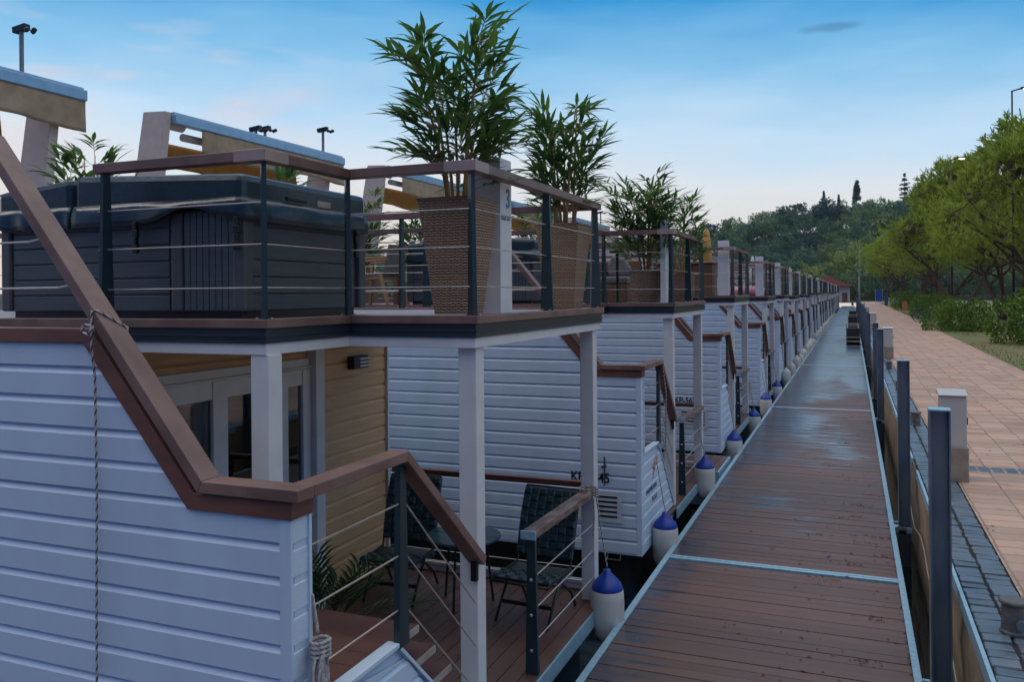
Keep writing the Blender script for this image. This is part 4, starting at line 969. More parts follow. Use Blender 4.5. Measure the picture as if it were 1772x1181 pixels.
# ------------------------------------------------------------------ furniture on the second and third roofs
root = empty('dining_table', (-7.0, 11.15, 2.775), 'wooden dining table on the second roof beside the white rimmed hot tub', 'table')
mb = MB(); mb.box(-8.1, -6.12, 10.75, 11.65, 3.46, 3.50); mb.build('table_top', M['wood'], root, bevel=.006)
for x in (-8.0, -6.25):
    for y in (10.85, 11.55):
        mb = MB(); mb.box(x - .035, x + .035, y - .035, y + .035, 2.775, 3.46); mb.build('leg', M['wood'], root)
root = empty('dining_chair', (-6.35, 10.45, 2.775), 'wooden armchair with grey woven back at the roof dining table', 'chair')
cx, cy, cz = -6.35, 10.45, 2.775
mb = MB(); mb.box(cx - .25, cx + .25, cy - .25, cy + .25, cz + .41, cz + .455); mb.build('seat', M['greyweave'], root, bevel=.012)
mb = MB(); mb.prism([(cx + .24, cz + .44), (cx + .29, cz + .44), (cx + .38, cz + .86), (cx + .34, cz + .86)], 'y', cy - .24, cy + .24); mb.build('backrest', M['greyweave'], root, bevel=.012)
for s in (-1, 1):
    mb = MB(); mb.bar((cx - .24, cy + s * .27, cz + .62), (cx + .30, cy + s * .27, cz + .64), .05, .028); mb.build('armrest', M['wood'], root, bevel=.006)
    mb = MB(); mb.bar((cx - .28, cy + s * .28, cz), (cx - .23, cy + s * .27, cz + .62), .04, .04, up=(0, 1, 0)); mb.build('leg', M['wood'], root)
    mb = MB(); mb.bar((cx + .36, cy + s * .28, cz), (cx + .22, cy + s * .27, cz + .45), .04, .04, up=(0, 1, 0)); mb.build('leg', M['wood'], root)
mb = MB(); mb.box(cx - .25, cx + .25, cy - .27, cy + .27, cz + .375, cz + .408); mb.build('frame', M['wood'], root)
root = empty('rattan_sofa', (-3.6, 12.35, 2.775), 'brown rattan sofa with grey cushions on the second roof', 'sofa')
mb = MB(); mb.box(-4.9, -3.05, 12.0, 12.75, 2.79, 3.05); mb.box(-4.9, -3.05, 12.75, 12.9, 2.79, 3.42); mb.box(-3.64, -3.52, 12.0, 12.74, 3.05, 3.30); mb.build('base', M['rattanbox'], root, bevel=.012)
mb = MB(); mb.box(-3.50, -3.06, 12.02, 12.72, 3.055, 3.17); mb.box(-4.88, -3.66, 12.02, 12.72, 3.055, 3.17); mb.build('cushion', M['greycloth'], root, bevel=.03)
mb = MB(); mb.prism([(-3.46, 3.18), (-3.10, 3.18), (-3.12, 3.30), (-3.22, 3.46), (-3.40, 3.50), (-3.47, 3.36)], 'y', 12.42, 12.60); mb.build('pillow', M['greycloth'], root, bevel=.04)
root = empty('side_table', (-3.05, 11.45, 2.775), 'slender black side table with a square top on the second roof', 'table')
mb = MB(); mb.tube([(-3.05, 11.45, 2.80), (-3.05, 11.45, 3.49)], .02, 10); mb.build('stem', M['frame_dark'], root)
mb = MB(); mb.box(-3.14, -2.96, 11.36, 11.54, 3.49, 3.515); mb.build('table_top', M['frame_dark'], root, bevel=.003)
mb = MB(); mb.box(-3.15, -2.95, 11.35, 11.55, 2.776, 2.80); mb.build('base', M['frame_dark'], root, bevel=.003)
root = empty('rattan_box', (-3.0, 17.5, 2.845), 'brown rattan storage box by the white sign post on the third roof', 'storage box')
mb = MB(); mb.box(-3.75, -2.62, 17.2, 17.9, 2.86, 3.50); mb.build('body', M['rattanbox'], root, bevel=.01)
mb = MB(); mb.box(-3.78, -2.59, 17.17, 17.93, 3.502, 3.54); mb.build('lid', M['trim'], root, bevel=.01)
root = empty('parasol', (-2.95, 18.6, 2.845), 'folded orange parasol beside the sign post on the third roof', 'parasol')
mb = MB(); mb.tube([(-2.95, 18.6, 2.86), (-2.95, 18.6, 4.35)], .022, 8); mb.build('pole', M['wood'], root)
mb = MB(); mb.lathe((-2.95, 18.6, 3.4), [(.05, 0), (.13, .08), (.11, .5), (.07, .85), (.02, .93)], 12); mb.build('canopy', M['parasol'], root, smooth=True)
mb = MB(); mb.lathe((-2.95, 18.6, 2.845), [(.22, 0), (.22, .05), (.05, .09)], 20); mb.build('base', M['black'], root)
root = empty('swim_ring', (-2.66, 24.6, 2.80), 'pink inflatable ring lying on the fourth roof behind the railing', 'swim ring')
mb = MB(); vs = []; n1, n2 = 24, 10
for i in range(n1):
    for j in range(n2):
        a = i * 6.283 / n1; b = j * 6.283 / n2; rr_ = .36 + .14 * math.cos(b); vs.append((-2.76 + rr_ * math.cos(a), 24.6 + rr_ * math.sin(a), 2.95 + .14 * math.sin(b)))
mb.add(vs, [(i * n2 + j, ((i + 1) % n1) * n2 + j, ((i + 1) % n1) * n2 + (j + 1) % n2, i * n2 + (j + 1) % n2) for i in range(n1) for j in range(n2)]); mb.build('ring', M['pink'], root, smooth=True)
# pots on roofs further along
for i, (y, s) in enumerate(((29.9, 61), (37.6, 67))):
    planter(-2.6, y + .5, 2.80, .45, .18, .15, .75, .7, s, ['small bamboo at the corner of the fifth roof behind its sign post', 'small bamboo on the sixth roof seen over its railing'][i], canes=4, dens=.8)

def folded_parasol(x, y, h, label, m):
    root = empty('parasol', (x, y, 2.80), label, 'parasol', 'folded parasols on the roofs')
    mb = MB(); mb.tube([(x, y, 2.80), (x, y, 2.80 + h)], .022, 8); mb.build('pole', M['wood'], root)
    mb = MB(); mb.lathe((x, y, 2.80 + h * .38), [(.05, 0), (.13, .08), (.10, h * .35), (.06, h * .55), (.02, h * .62)], 12); mb.build('canopy', M[m], root, smooth=True)
    mb = MB(); mb.lathe((x, y, 2.80), [(.22, 0), (.22, .05), (.05, .09)], 20); mb.build('base', M['black'], root)
folded_parasol(-3.4, 32.0, 1.45, 'folded cream parasol on the fifth roof', 'whitebar')
folded_parasol(-2.9, 44.2, 1.4, 'folded tan parasol on the seventh roof', 'canvas')
def roof_box(x, y, w_, d_, h, m, label):
    root = empty('storage_box', (x, y, 2.80), label, 'storage box', 'boxes on the roofs')
    mb = MB(); mb.box(x - w_ / 2, x + w_ / 2, y - d_ / 2, y + d_ / 2, 2.81, 2.81 + h); mb.build('body', M[m], root, bevel=.015)
    mb = MB(); mb.box(x - w_ / 2 - .02, x + w_ / 2 + .02, y - d_ / 2 - .02, y + d_ / 2 + .02, 2.812 + h, 2.85 + h); mb.build('lid', M['trim'], root, bevel=.012)
roof_box(-3.1, 37.0, .9, .5, .55, 'greycloth', 'grey storage box on the sixth roof behind its railing')
roof_box(-3.2, 49.0, 1.2, .6, .5, 'rattanbox', 'brown storage box on the eighth roof')
for i, (y, s) in enumerate(((43.3, 71), (48.3, 73))): planter(-2.55, y + .5, 2.80, .42, .18, .15, .85, .75, s, ['leafy bamboo at the corner of the seventh roof', 'leafy bamboo at the corner of the eighth roof'][i], canes=5, dens=1.2, leaf_len=.22, lw=.034)
# ------------------------------------------------------------------ fenders and ropes
def twisted(mb, pts, r, pitch=.05, n=5, strands=3, step=.010):
    P = [Vector(p) for p in pts]; L_ = [0]
    for a, b in zip(P[:-1], P[1:]): L_.append(L_[-1] + (b - a).length)
    N_ = max(4, int(L_[-1] / step)); path = []; k = 0
    for i in range(N_ + 1):
        d = L_[-1] * i / N_
        while k < len(L_) - 2 and d > L_[k + 1]: k += 1
        path.append((P[k].lerp(P[k + 1], (d - L_[k]) / max(L_[k + 1] - L_[k], 1e-6)), d))
    for s in range(strands):
        pp = []; ref = Vector((.31, .93, .17))
        for i, (p, d) in enumerate(path):
            t = (path[min(i + 1, N_)][0] - path[max(i - 1, 0)][0]).normalized(); a = (ref - t * ref.dot(t)).normalized(); b = t.cross(a)
            ph = d / pitch * 6.283 + s * 6.283 / strands; pp.append(p + (a * math.cos(ph) + b * math.sin(ph)) * r * .36)
        mb.k = 1 if s == 2 else 0
        mb.tube(pp, r * .40, n)
    mb.k = 0
ropeM = [M['rope'], M['ropedark']]
def make_fender(y, z, label, rope_to=None, group='white fenders along the dock', r=.148, ln=.60, tilt=0):
    root = empty('fender', (-2.05, y, z), label, 'fender', group)
    mb = MB(); prof = [(.055, -ln), (.10, -ln + .03), (.135, -ln + .10), (r, -ln * .66), (r * 1.02, -ln * .4), (r, -.19), (r * .965, -.125), (r * .93, -.118)]
    mb.lathe((-2.05, y, z), prof, 28); mb.build('body', M['fender'], root, smooth=True)
    mb = MB(); mb.lathe((-2.05, y, z), [(r * .955, -.122), (r * .94, -.108), (r * .84, -.066), (r * .56, -.022), (.040, .018), (.030, .05), (.012, .058)], 28); mb.build('cap', M['blue'], root, smooth=True)
    if rope_to:
        mb = MB(); twisted(mb, [(-2.05, y, z + .07), rope_to], .010); mb.build('rope', ropeM, root, smooth=True)
    return root
f1 = make_fender(7.25, .40, 'white fender with blue cap hanging from the corner column of the nearest houseboat', (-2.16, 7.28, 1.12))
fl = ['white fender with blue cap at the stair panel of the boat marked 5645', 'white fender with blue cap hanging at the far column of the second houseboat', 'white fender with blue cap low beside the third houseboat stair panel',
      'square shouldered white fender with blue cap at the third houseboat', 'white fender with blue cap just before the fourth houseboat', 'white fender with blue cap at the porch of the fourth houseboat']
for (y, z), lb in zip(((9.75, .30), (12.6, .44), (15.95, .30), (19.3, .28), (22.1, .32), (25.4, .30)), fl): make_fender(y, z, lb, (-2.16, y + .05, .95))
f0 = make_fender(29.2, .35, 'white fender without blue showing, further down the dock edge', None, 'pale fenders far down the dock')
f0.children[1].data = f0.children[1].data.copy(); f0.children[1].data.materials.clear(); f0.children[1].data.materials.append(M['fender'])
rnd = random.Random(12); y = 31.8
while y < 110:
    c = copy_tree(f0); c.location = (-2.05, y, rnd.uniform(.24, .44)); y += rnd.choice((.5, 2.4, 3.1))
# rope hanging on the near wall
rope = MB(); X = -3.285; Yr = 2.92 - .045
kx = lambda z: -2.672 + (z - 2.056) * (-1.378 / 1.644)
zl = lambda x: 2.056 + (-2.672 - x) * 1.193
zt = lambda x: 2.111 + (-2.646 - x) * 1.193
loop = [(X + .0, 2.876, zl(X) + .0), (X + .005, 2.878, zt(X) - .01), (X + .02, 2.90, zt(X + .02) + .008), (X + .05, 2.95, zt(X + .05) + .008), (X + .085, 3.008, zt(X + .085) + .004), (X + .085, 3.013, zl(X + .085)), (X + .05, 2.95, zl(X + .05) - .010), (X + .0, 2.88, zl(X) - .012)]
twisted(rope, loop, .009, n=6)
twisted(rope, [(X + .03, 2.862, 2.79), (X - .02, 2.852, 2.795), (X - .03, 2.852, 2.76), (X + .02, 2.850, 2.75), (X + .025, 2.862, 2.79)], .011, n=6)
twisted(rope, [(X + .01, 2.868, 2.765), (X + .005, 2.872, 2.70), (X + .002, Yr + .02, 2.55), (X, Yr + .026, 2.0), (X - .004, Yr + .022, 1.4), (X - .008, Yr + .02, .2)], .0085, pitch=.05, n=6)
tag(rope.build('mooring_rope', ropeM, smooth=True), 'twisted rope tied round the brown handrail and hanging down the near white wall', 'rope')
rope = MB(); r = random.Random(2)
for i in range(7):
    a = r.uniform(-.03, .03); ry = r.uniform(.022, .045); rz_ = r.uniform(.07, .12); cx_, cy_, cz_ = -2.165 + r.uniform(-.01, .03), 3.02 + r.uniform(-.02, .03), 1.30 + r.uniform(-.03, .03)
    pts = [(cx_ + .02 * math.sin(t * 3.1), cy_ + ry * math.cos(t * 6.283) + a * math.sin(t * 6.283), cz_ + rz_ * math.sin(t * 6.283)) for t in [k / 16 for k in range(17)]]
    twisted(rope, pts, .0105, n=5)
twisted(rope, [(-2.17, 3.06, 1.45), (-2.19, 3.05, 1.62)], .012); twisted(rope, [(-2.16, 3.05, 1.28), (-2.15, 3.06, 1.0), (-2.16, 3.06, .5)], .0115); twisted(rope, [(-2.15, 3.07, 1.28), (-2.14, 3.09, .9), (-2.15, 3.08, .4)], .0115)
for t in range(4): twisted(rope, [(-2.15 + .04 * math.cos(k * .8), 3.05 + .05 * math.sin(k * .8), 1.36 + t * .02 + .008 * k / 8) for k in range(9)], .011)
tag(rope.build('rope_coil', [M['rope'], M['rope_grey']], smooth=True), 'white rope hung in loops on the end of the near wall', 'rope')
rope = MB()
for t in range(4): twisted(rope, [(-2.2 + (.085) * math.cos(k * .7854), 7.20 + .10 * math.sin(k * .7854), 1.10 + t * .022 + .02 * k / 8) for k in range(9)], .011)
twisted(rope, [(-2.13, 7.12, 1.12), (-2.12, 7.10, .95), (-2.135, 7.11, .78)], .010)
tag(rope.build('mooring_rope', ropeM, smooth=True), 'rope wound round the brown porch rail at the corner column', 'rope')
# rope on the stair rail of the second boat
rope = MB(); twisted(rope, [(-2.15, 9.22 + .95, 2.02), (-2.12, 9.22 + .98, 1.7), (-2.13, 9.22 + 1.0, 1.2), (-2.14, 9.22 + 1.02, .98)], .012)
tag(rope.build('mooring_rope', ropeM, smooth=True), 'pale rope hanging from the stair rail of the second houseboat', 'rope')
# little gangway between second and third boat
root = empty('finger_pontoon', (-3.4, 14.2, 0), 'short brown board pontoon between the second and third houseboats', 'pontoon')
mb = MB(); x = -9.0
while x < -2.02: mb.box(x, x + .133, 13.62, 14.95, .02, .05); x += .14
mb.build('deck', M['deckb'], root)
mb = MB(); mb.box(-9.0, -1.99, 13.60, 13.62, -.18, .052); mb.box(-9.0, -1.99, 14.95, 14.97, -.18, .052); mb.box(-2.02, -1.99, 13.62, 14.95, -.18, .052); mb.box(-9, -2.03, 13.63, 14.94, -.5, .018); mb.build('edge_rail', M['bracket'], root)
# ------------------------------------------------------------------ quay furniture
def steel_pile(y, label, top=2.04, dx=0):
    root = empty('steel_pile', (.585 + dx, y, 0), label, 'pile', 'steel piles along the dock')
    X = .585 + dx; h = .07; d = .075
    mb = MB(); mb.box(X - h, X - h + .012, y - d, y + d, -2, top); mb.box(X + h - .012, X + h, y - d, y + d, -2, top); mb.box(X - h + .012, X + h - .012, y - .006, y + .006, -2, top)
    mb.build('beam', M['pile'], root, bevel=.002)
    mb = MB(); mb.box(X - h - .004, X + h + .004, y - d - .004, y + d + .004, top, top + .010); mb.build('cap_plate', M['bracket'], root)
    return root
pl = ['nearest steel H pile standing between the dock and the quay', 'second steel H pile along the dock edge from the near end', 'third steel H pile from the near end, in front of the second grey cabinet', 'fourth steel H pile, just behind the third in the row']
PY = [6.9, 11.6, 21.0, 25.1]
for y, l in zip(PY, pl): steel_pile(y, l)
far = [35.7, 39.5, 46, 53, 60, 68, 77, 86, 96, 108, 120, 134]
p0 = steel_pile(far[0], 'slim steel pile further along the dock, past the fourth one')
p0['group'] = 'far steel piles along the dock'
for y in far[1:]:
    c = copy_tree(p0); c.location.y = y
for i, y in enumerate(PY + far):
    if i > 9: break
    mb = MB(); mb.box(DR, DR + .06, y - .16, y - .12, -.12, -.02); mb.box(DR, DR + .20, y - .125, y - .10, -.10, -.03); mb.box(DR, DR + .06, y + .10, y + .14, -.12, -.02); mb.prism([(DR, y - .30), (DR + .05, y - .22), (DR + .05, y - .18), (DR, y - .14)], 'z', -.06, .01)
    g = mb.build('pile_guide', M['bracket'], dock)
    mb = MB(); mb.tube([(DR + .05, y - .17, -.05), (DR + .13, y - .17, -.05)], .05, 14); mb.build('roller', M['black'], g)
def cabinet(x, y, label, s=1.0):
    root = empty('electric_cabinet', (x, y, QZ), label, 'cabinet', 'grey electric cabinets on the quay')
    mb = MB(); mb.box(x - .13, x + .15, y - .05, y + .30, QZ, QZ + .40); mb.build('plinth', M['cabbase'], root, bevel=.01)
    mb = MB(); mb.box(x - .14, x + .13, y - .03, y + .24, QZ + .40, QZ + .99); mb.build('body', M['cab'], root, bevel=.006)
    mb = MB(); mb.prism([(y - .05, QZ + .992), (y + .26, QZ + .992), (y + .26, QZ + 1.05), (y - .05, QZ + 1.005)], 'x', x - .16, x + .15); mb.build('lid', M['cab'], root, bevel=.006)
    mb = MB(); mb.box(x + .131, x + .136, y + .0, y + .21, QZ + .43, QZ + .96); dd = mb.build('door', M['cab'], root, bevel=.003)
    mb = MB(); mb.box(x + .137, x + .15, y + .02, y + .04, QZ + .66, QZ + .74); mb.build('handle', M['black'], dd)
    mb = MB(); mb.box(x - .138, x + .128, y - .027, y + .235, QZ + .985, QZ + .9915); mb.build('seal', M['black'], root)
    return root
for x, y, l in ((1.08, 10.95, 'grey electric cabinet on a concrete plinth behind the nearest pile'), (1.08, 29.9, 'second grey electric cabinet along the quay, beside two piles'), (1.08, 50, 'third grey electric cabinet along the quay edge'), (1.06, 70, 'fourth pale cabinet far along the quay edge'), (1.06, 92, 'fifth pale cabinet, farthest along the quay edge')): cabinet(x, y, l)
def bollard(y, label):
    root = empty('mooring_bollard', (.95, y, QZ), label, 'bollard', 'iron mooring bollards on the cobbles')
    mb = MB(); mb.lathe((.95, y, QZ), [(.085, 0), (.085, .02), (.075, .03), (.072, .19), (.088, .20), (.088, .215), (.078, .225)], 24); mb.build('post', M['bollard'], root, smooth=False, bevel=.003)
    mb = MB(); mb.tube([(.95 + .03, y - .115, QZ + .09), (.95 + .02, y + .115, QZ + .09)], .022, 10); mb.tube([(.95 + .03, y - .125, QZ + .09), (.95 + .029, y - .10, QZ + .09)], .034, 10); mb.build('pin', M['pile'], root, smooth=False)
for y, l in ((6.22, 'nearest iron mooring bollard on the wet cobble edging'), (15.3, 'iron mooring bollard seen just right of the second pile'), (20.4, 'iron mooring bollard beyond the first cabinet, at the quay edge'), (26.0, 'iron mooring bollard beside the fourth pile')): bollard(y, l)
hose = MB(); r = random.Random(3); hose.tube([(QX - .02, 4 + .5 * i, -.02 + .16 * math.sin(i * .62) ** 2 + r.uniform(-.02, .02)) for i in range(24)], .008, 6)
tag(hose.build('hose', M['cable'], smooth=True), 'thin pale hose sagging along the quay wall above the water', 'hose')
def dock_steps(y, label):
    root = empty('boarding_steps', (0, y, 0), label, 'steps', 'boarding steps on the dock')
    for i in range(5):
        z = .22 * (i + 1); a = y + .24 * i
        mb = MB(); mb.box(-.30, .36, a, a + .27, z - .04, z); mb.build('tread', M['steptread'], root, bevel=.004)
    for x in (-.325, .36):
        mb = MB(); mb.prism([(y - .02, .004), (y + 1.35, .004), (y + 1.35, 1.11), (y + .95, 1.11), (y - .02, .20)], 'x', x, x + .025); mb.build('side', M['stepdark'], root)
    mb = MB(); mb.box(-.29, .35, y + .30, y + 1.33, .004, .9); mb.build('riser', M['stepdark'], root)
for y, l in ((48.8, 'nearest dark boarding steps with pale treads on the right side of the dock'), (70, 'second set of boarding steps, just behind the nearest steps'), (92, 'third boarding steps, far down the dock')): dock_steps(y, l)

# ------------------------------------------------------------------ lamps
def lamp(x, y, h, label, lit=True, arm=.9, dark=True, az=0):
    root = empty('street_lamp', (x, y, QZ), label, 'street lamp', 'tall street lamps')
    m = M['poledark'] if dark else M['polegrey']
    mb = MB(); mb.tube([(x, y, QZ), (x, y, h * .5), (x, y, h)], [.09, .07, .05], 10); mb.lathe((x, y, QZ), [(.16, 0), (.16, .03), (.11, .06)], 12); mb.build('pole', m, root, smooth=True)
    if arm:
        mb = MB(); mb.bar((x - .06, y, h - .03), (x + arm * .55, y, h + .12), .10, .08); mb.bar((x + arm * .5, y, h + .12), (x + arm * 1.25, y, h + .16), .30, .11); mb.build('head', m, root, bevel=.02)
        mb = MB(); mb.lathe((x + arm * .95, y, h - .03), [(.02, 0), (.20, .05), (.27, .10)], 16); mb.build('lens', M['lamp'] if lit else M['cab'], root, smooth=True)
lamp(9.3, 60, 15.3, 'tall dark street lamp with its lit head above the nearest pine')
lamp(8.2, 83.5, 14.5, 'tall street lamp glowing among the pine tips, second of the row')
lamp(9.7, 122.7, 15.8, 'tall unlit street lamp standing clear of the pine crowns', lit=False)
lamp(10.5, 205, 15.6, 'farthest street lamp, a lit dot above the low pine crowns')
lamp(.62, 86, 4.4, 'short grey lamp post with a flat white head at the quay edge', lit=False, arm=.6, dark=False)
lamp(1.35, 176, 12, 'slim pale lamp post far beyond the end of the dock', lit=False, arm=.5, dark=False)
lamp(-40, 150, 13.5, 'tall pale pole standing behind the second roof, before the wooded hill', lit=False, arm=.5, dark=False)

# ------------------------------------------------------------------ trees
def rot_about(v, axis, a): return Matrix.Rotation(a, 3, axis) @ v
def clump(mb, c, r_, n, s, rr, flat=1.0, up=.35):
    for _ in range(n):
        v = Vector((rr.gauss(0, 1), rr.gauss(0, 1), rr.gauss(0, 1) * flat)); v = v.normalized() * r_ * rr.random() ** .4
        p = c + v; d = (v.normalized() + Vector((rr.uniform(-.6, .6), rr.uniform(-.6, .6), rr.uniform(-.4, .6) + up))).normalized()
        sd = d.cross(Vector((rr.uniform(-1, 1), rr.uniform(-1, 1), rr.uniform(-1, 1)))).normalized(); q = s * rr.uniform(.7, 1.3)
        mb.add([p - sd * q * .35, p + d * q * .6 - sd * q * .1, p + d * q, p + sd * q * .35], [(0, 1, 2, 3)])
def tuft(mb, p, d, Ln, rr, n=9, w=.035):
    d = d.normalized()
    for _ in range(n):
        e = (d + Vector((rr.gauss(0, .42), rr.gauss(0, .42), rr.gauss(0, .42)))).normalized(); sd = e.cross(Vector((rr.uniform(-1, 1), rr.uniform(-1, 1), rr.uniform(-1, 1)))).normalized()
        q = Ln * rr.uniform(.7, 1.15); mb.add([p - sd * w * .5, p + sd * w * .5, p + e * q + sd * w * .25, p + e * q - sd * w * .25], [(0, 1, 2, 3)])
def pine_meshes(seed, R_=6.0, H=11.0, trunks=3):
    rr = random.Random(seed); tb = MB(); nb = MB(); wb = MB(); ends = []
    for t in range(trunks):
        a = t * 6.283 / trunks + rr.uniform(-.5, .5); base = Vector((math.cos(a) * .35, math.sin(a) * .35, 0)); ln = rr.uniform(.25, .5)
        dirv = Vector((math.cos(a) * ln, math.sin(a) * ln, 1)); p = base.copy(); pts = [p.copy()]
        for i in range(6):
            p = p + dirv.normalized() * H * .085; dirv += Vector((rr.uniform(-.12, .12), rr.uniform(-.12, .12), -.03)); pts.append(p.copy())
        tb.tube(pts, [.24 - .022 * i for i in range(7)], 9)
        for j in (3, 4, 5, 6, 6, 6):
            for b in range(2):
                az = a + rr.uniform(-1.7, 1.7); L_ = R_ * rr.uniform(.5, .95); q = pts[j].copy(); bp = [q.copy()]; dv = Vector((math.cos(az), math.sin(az), rr.uniform(.45, .95)))
                for i in range(6):
                    q = q + dv.normalized() * L_ / 6; dv += Vector((rr.uniform(-.2, .2), rr.uniform(-.2, .2), rr.uniform(-.05, .14))); q.z = min(q.z, H * .84 - .3 * (q.xy.length / R_) * H * .3); bp.append(q.copy())
                tb.tube(bp, [.11 - .015 * i for i in range(7)], 6); ends += bp[3:]
    # broad domed shell of needle tufts over the limbs, ragged rim, with thin places
    lumps = [(rr.uniform(0, 6.283), rr.uniform(.15, 1.0), rr.uniform(.75, 1.15)) for _ in range(42)]
    for a, rad, k in lumps:
        rad = rad ** .6 * R_ * k * .9; top = H * (1 - .42 * (rad / R_) ** 2) * rr.uniform(.88, 1.04); c = Vector((math.cos(a) * rad, math.sin(a) * rad, top - .9)); cr_ = rr.uniform(.9, 1.7)
        for _ in range(int(78 * cr_)):
            v = Vector((rr.gauss(0, 1), rr.gauss(0, 1), abs(rr.gauss(0, .8)) - .25)).normalized(); p = c + Vector((v.x * cr_ * 1.25, v.y * cr_ * 1.25, v.z * cr_ * .95)) * rr.uniform(.7, 1.05)
            tuft(nb, p, v * .6 + Vector((0, 0, .75)), rr.uniform(.36, .60), rr, 6, .085)
        for _ in range(int(26 * cr_)):
            v = Vector((rr.gauss(0, 1), rr.gauss(0, 1), -abs(rr.gauss(0, .6)))).normalized(); p = c + v * cr_ * rr.uniform(.4, .95)
            if p.xy.length > R_ * .9: continue
            for _k in range(5):
                e = Vector((rr.uniform(-1, 1), rr.uniform(-1, 1), rr.uniform(-.5, .5))).normalized(); sd = e.cross(Vector((0, 0, 1))).normalized() * .02; q = rr.uniform(.35, .9)
                wb.add([p - sd, p + sd, p + e * q + sd * .4, p + e * q - sd * .4], [(0, 1, 2, 3)])
        for _ in range(3):
            e = min(ends, key=lambda q: (q - c).length + rr.uniform(0, 1.2)); tb.tube([e, e.lerp(c, .5) + Vector((0, 0, -.15)), c + Vector((rr.uniform(-.6, .6), rr.uniform(-.6, .6), 0))], [.05, .04, .02], 5, caps=False)
    for e in ends:
        for _ in range(16):
            p = e + Vector((rr.gauss(0, .8), rr.gauss(0, .8), rr.gauss(.15, .45)))
            if p.z < H * .37: continue
            if rr.random() < .6: tuft(nb, p, Vector((rr.uniform(-.6, .6), rr.uniform(-.6, .6), .7)), .40, rr, 8, .05)
            elif p.xy.length < R_ * .8:
                for _k in range(4):
                    d = Vector((rr.uniform(-1, 1), rr.uniform(-1, 1), rr.uniform(-.4, .5))).normalized(); sd = d.cross(Vector((0, 0, 1))).normalized() * .018; q = rr.uniform(.4, 1.0)
                    wb.add([p - sd, p + sd, p + d * q + sd * .3, p + d * q - sd * .3], [(0, 1, 2, 3)])
    return tb, nb, wb
PG = 'stone pines beside the pavement'
def pine_root(x, y, label, seed, R_, H, tr): 
    tb, nb, wb = pine_meshes(seed, R_, H, tr); root = empty('stone_pine', (0, 0, 0), label, 'pine tree', PG)
    tb.build('trunk', M['bark'], root, smooth=True); nb.build('crown', M['needle'], root, fix=False); wb.build('twigs', M['twig'], root, fix=False)['kind'] = 'stuff'
    root.location = (x, y, QZ - .05); return root
pA = pine_root(11.5, 57, 'nearest stone pine, its broad crown rising highest at the frame edge', 101, 5.3, 13.0, 3)
pB = pine_root(9.3, 88, 'tall thin pine with ragged dark tips round the glowing lamp', 107, 4.0, 14.6, 2)
def pine_copy(src, x, y, rz, s, label):
    c = copy_tree(src); c.location = (x, y, QZ - .05); c.rotation_euler = (0, 0, rz); c.scale = (s, s, s * .98); c['label'] = label
pine_copy(pA, 10.4, 71, 2.1, .84, 'stone pine just behind the nearest one, trunk leaning over the bushes')
pine_copy(pA, 9.2, 104, 4.0, .92, 'stone pine with reddish forked trunk near the orange stand')
pine_copy(pA, 8.2, 125, .9, .92, 'stone pine second from the far end of the row')
pine_copy(pA, 6.8, 150, 5.2, .95, 'farthest stone pine, its crown hanging low over the end of the pavement')
for i, (x, y) in enumerate(((22, 74), (24, 98), (23, 124))): pine_copy(pA, x, y, i * 1.7 + .5, .85, ['stone pine in the car park behind the first one', 'stone pine in the car park behind the middle of the row', 'stone pine in the car park behind the far end of the row'][i])
# rounded shrubs along the lawn
def shrub_mesh(seed, lob):
    rr = random.Random(seed); mb = MB()
    for (x, y, z, r_) in lob:
        n = int(520 * r_ * r_)
        for _ in range(n):
            v = Vector((rr.gauss(0, 1), rr.gauss(0, 1), rr.gauss(0, .9))).normalized(); k = rr.uniform(.72, 1.06); p = Vector((x, y, z)) + v * r_ * k
            if p.z < .03: continue
            for _q in range(5):
                d = (v + Vector((rr.gauss(0, .7), rr.gauss(0, .7), rr.gauss(.2, .6)))).normalized(); sd = d.cross(Vector((rr.uniform(-1, 1), rr.uniform(-1, 1), .3))).normalized(); q = rr.uniform(.09, .16)
                mb.add([p - sd * q * .12, p + d * q * .5 - sd * q * .28, p + d * q, p + d * q * .5 + sd * q * .28], [(0, 1, 2, 3)])
    return mb
SH = [[(0, 0, .9, 1.15), (1.2, .5, .8, 1.0), (-.9, .8, .7, .9), (.4, 1.6, 1.0, 1.1), (1.8, 1.8, .7, 1.0)], [(0, 0, .8, 1.0), (-1.0, .4, .6, .8), (.9, -.4, .75, .95), (.2, 1.3, .9, 1.0)]]
sm = []
for i, l in enumerate(SH):
    o = shrub_mesh(60 + i, l).build('shrub', M['shrub'], fix=False); sm.append(o)
SP = [(0, 7.1, 39.3, 1.05, 0, 'nearest rounded green shrub at the edge of the frame'), (0, 6.25, 51.8, .76, 2.2, 'second rounded green shrub along the lawn, two lobed and dark beneath'),
      (1, 5.9, 75, .92, 4, 'green shrub behind the parked bicycles'), (1, 6.2, 90, .95, 5, 'green shrub left of the blue bin'), (0, 6.4, 107, .95, .6, 'dark green shrub behind the orange stand'), (1, 6.9, 124, 1.0, 1.6, 'far green shrub near the white barrier')]
for i, (k, x, y, s, rz, l) in enumerate(SP):
    o = sm[k] if SP.index((k, x, y, s, rz, l)) == [a[0] for a in SP].index(k) else sm[k].copy()
    if o.name not in COL.objects: COL.objects.link(o)
    o.location = (x, y, QZ - .1); o.scale = (s, s, s * 1.18); o.rotation_euler = (0, 0, rz); tag(o, l, 'shrub', 'shrubs along the lawn')

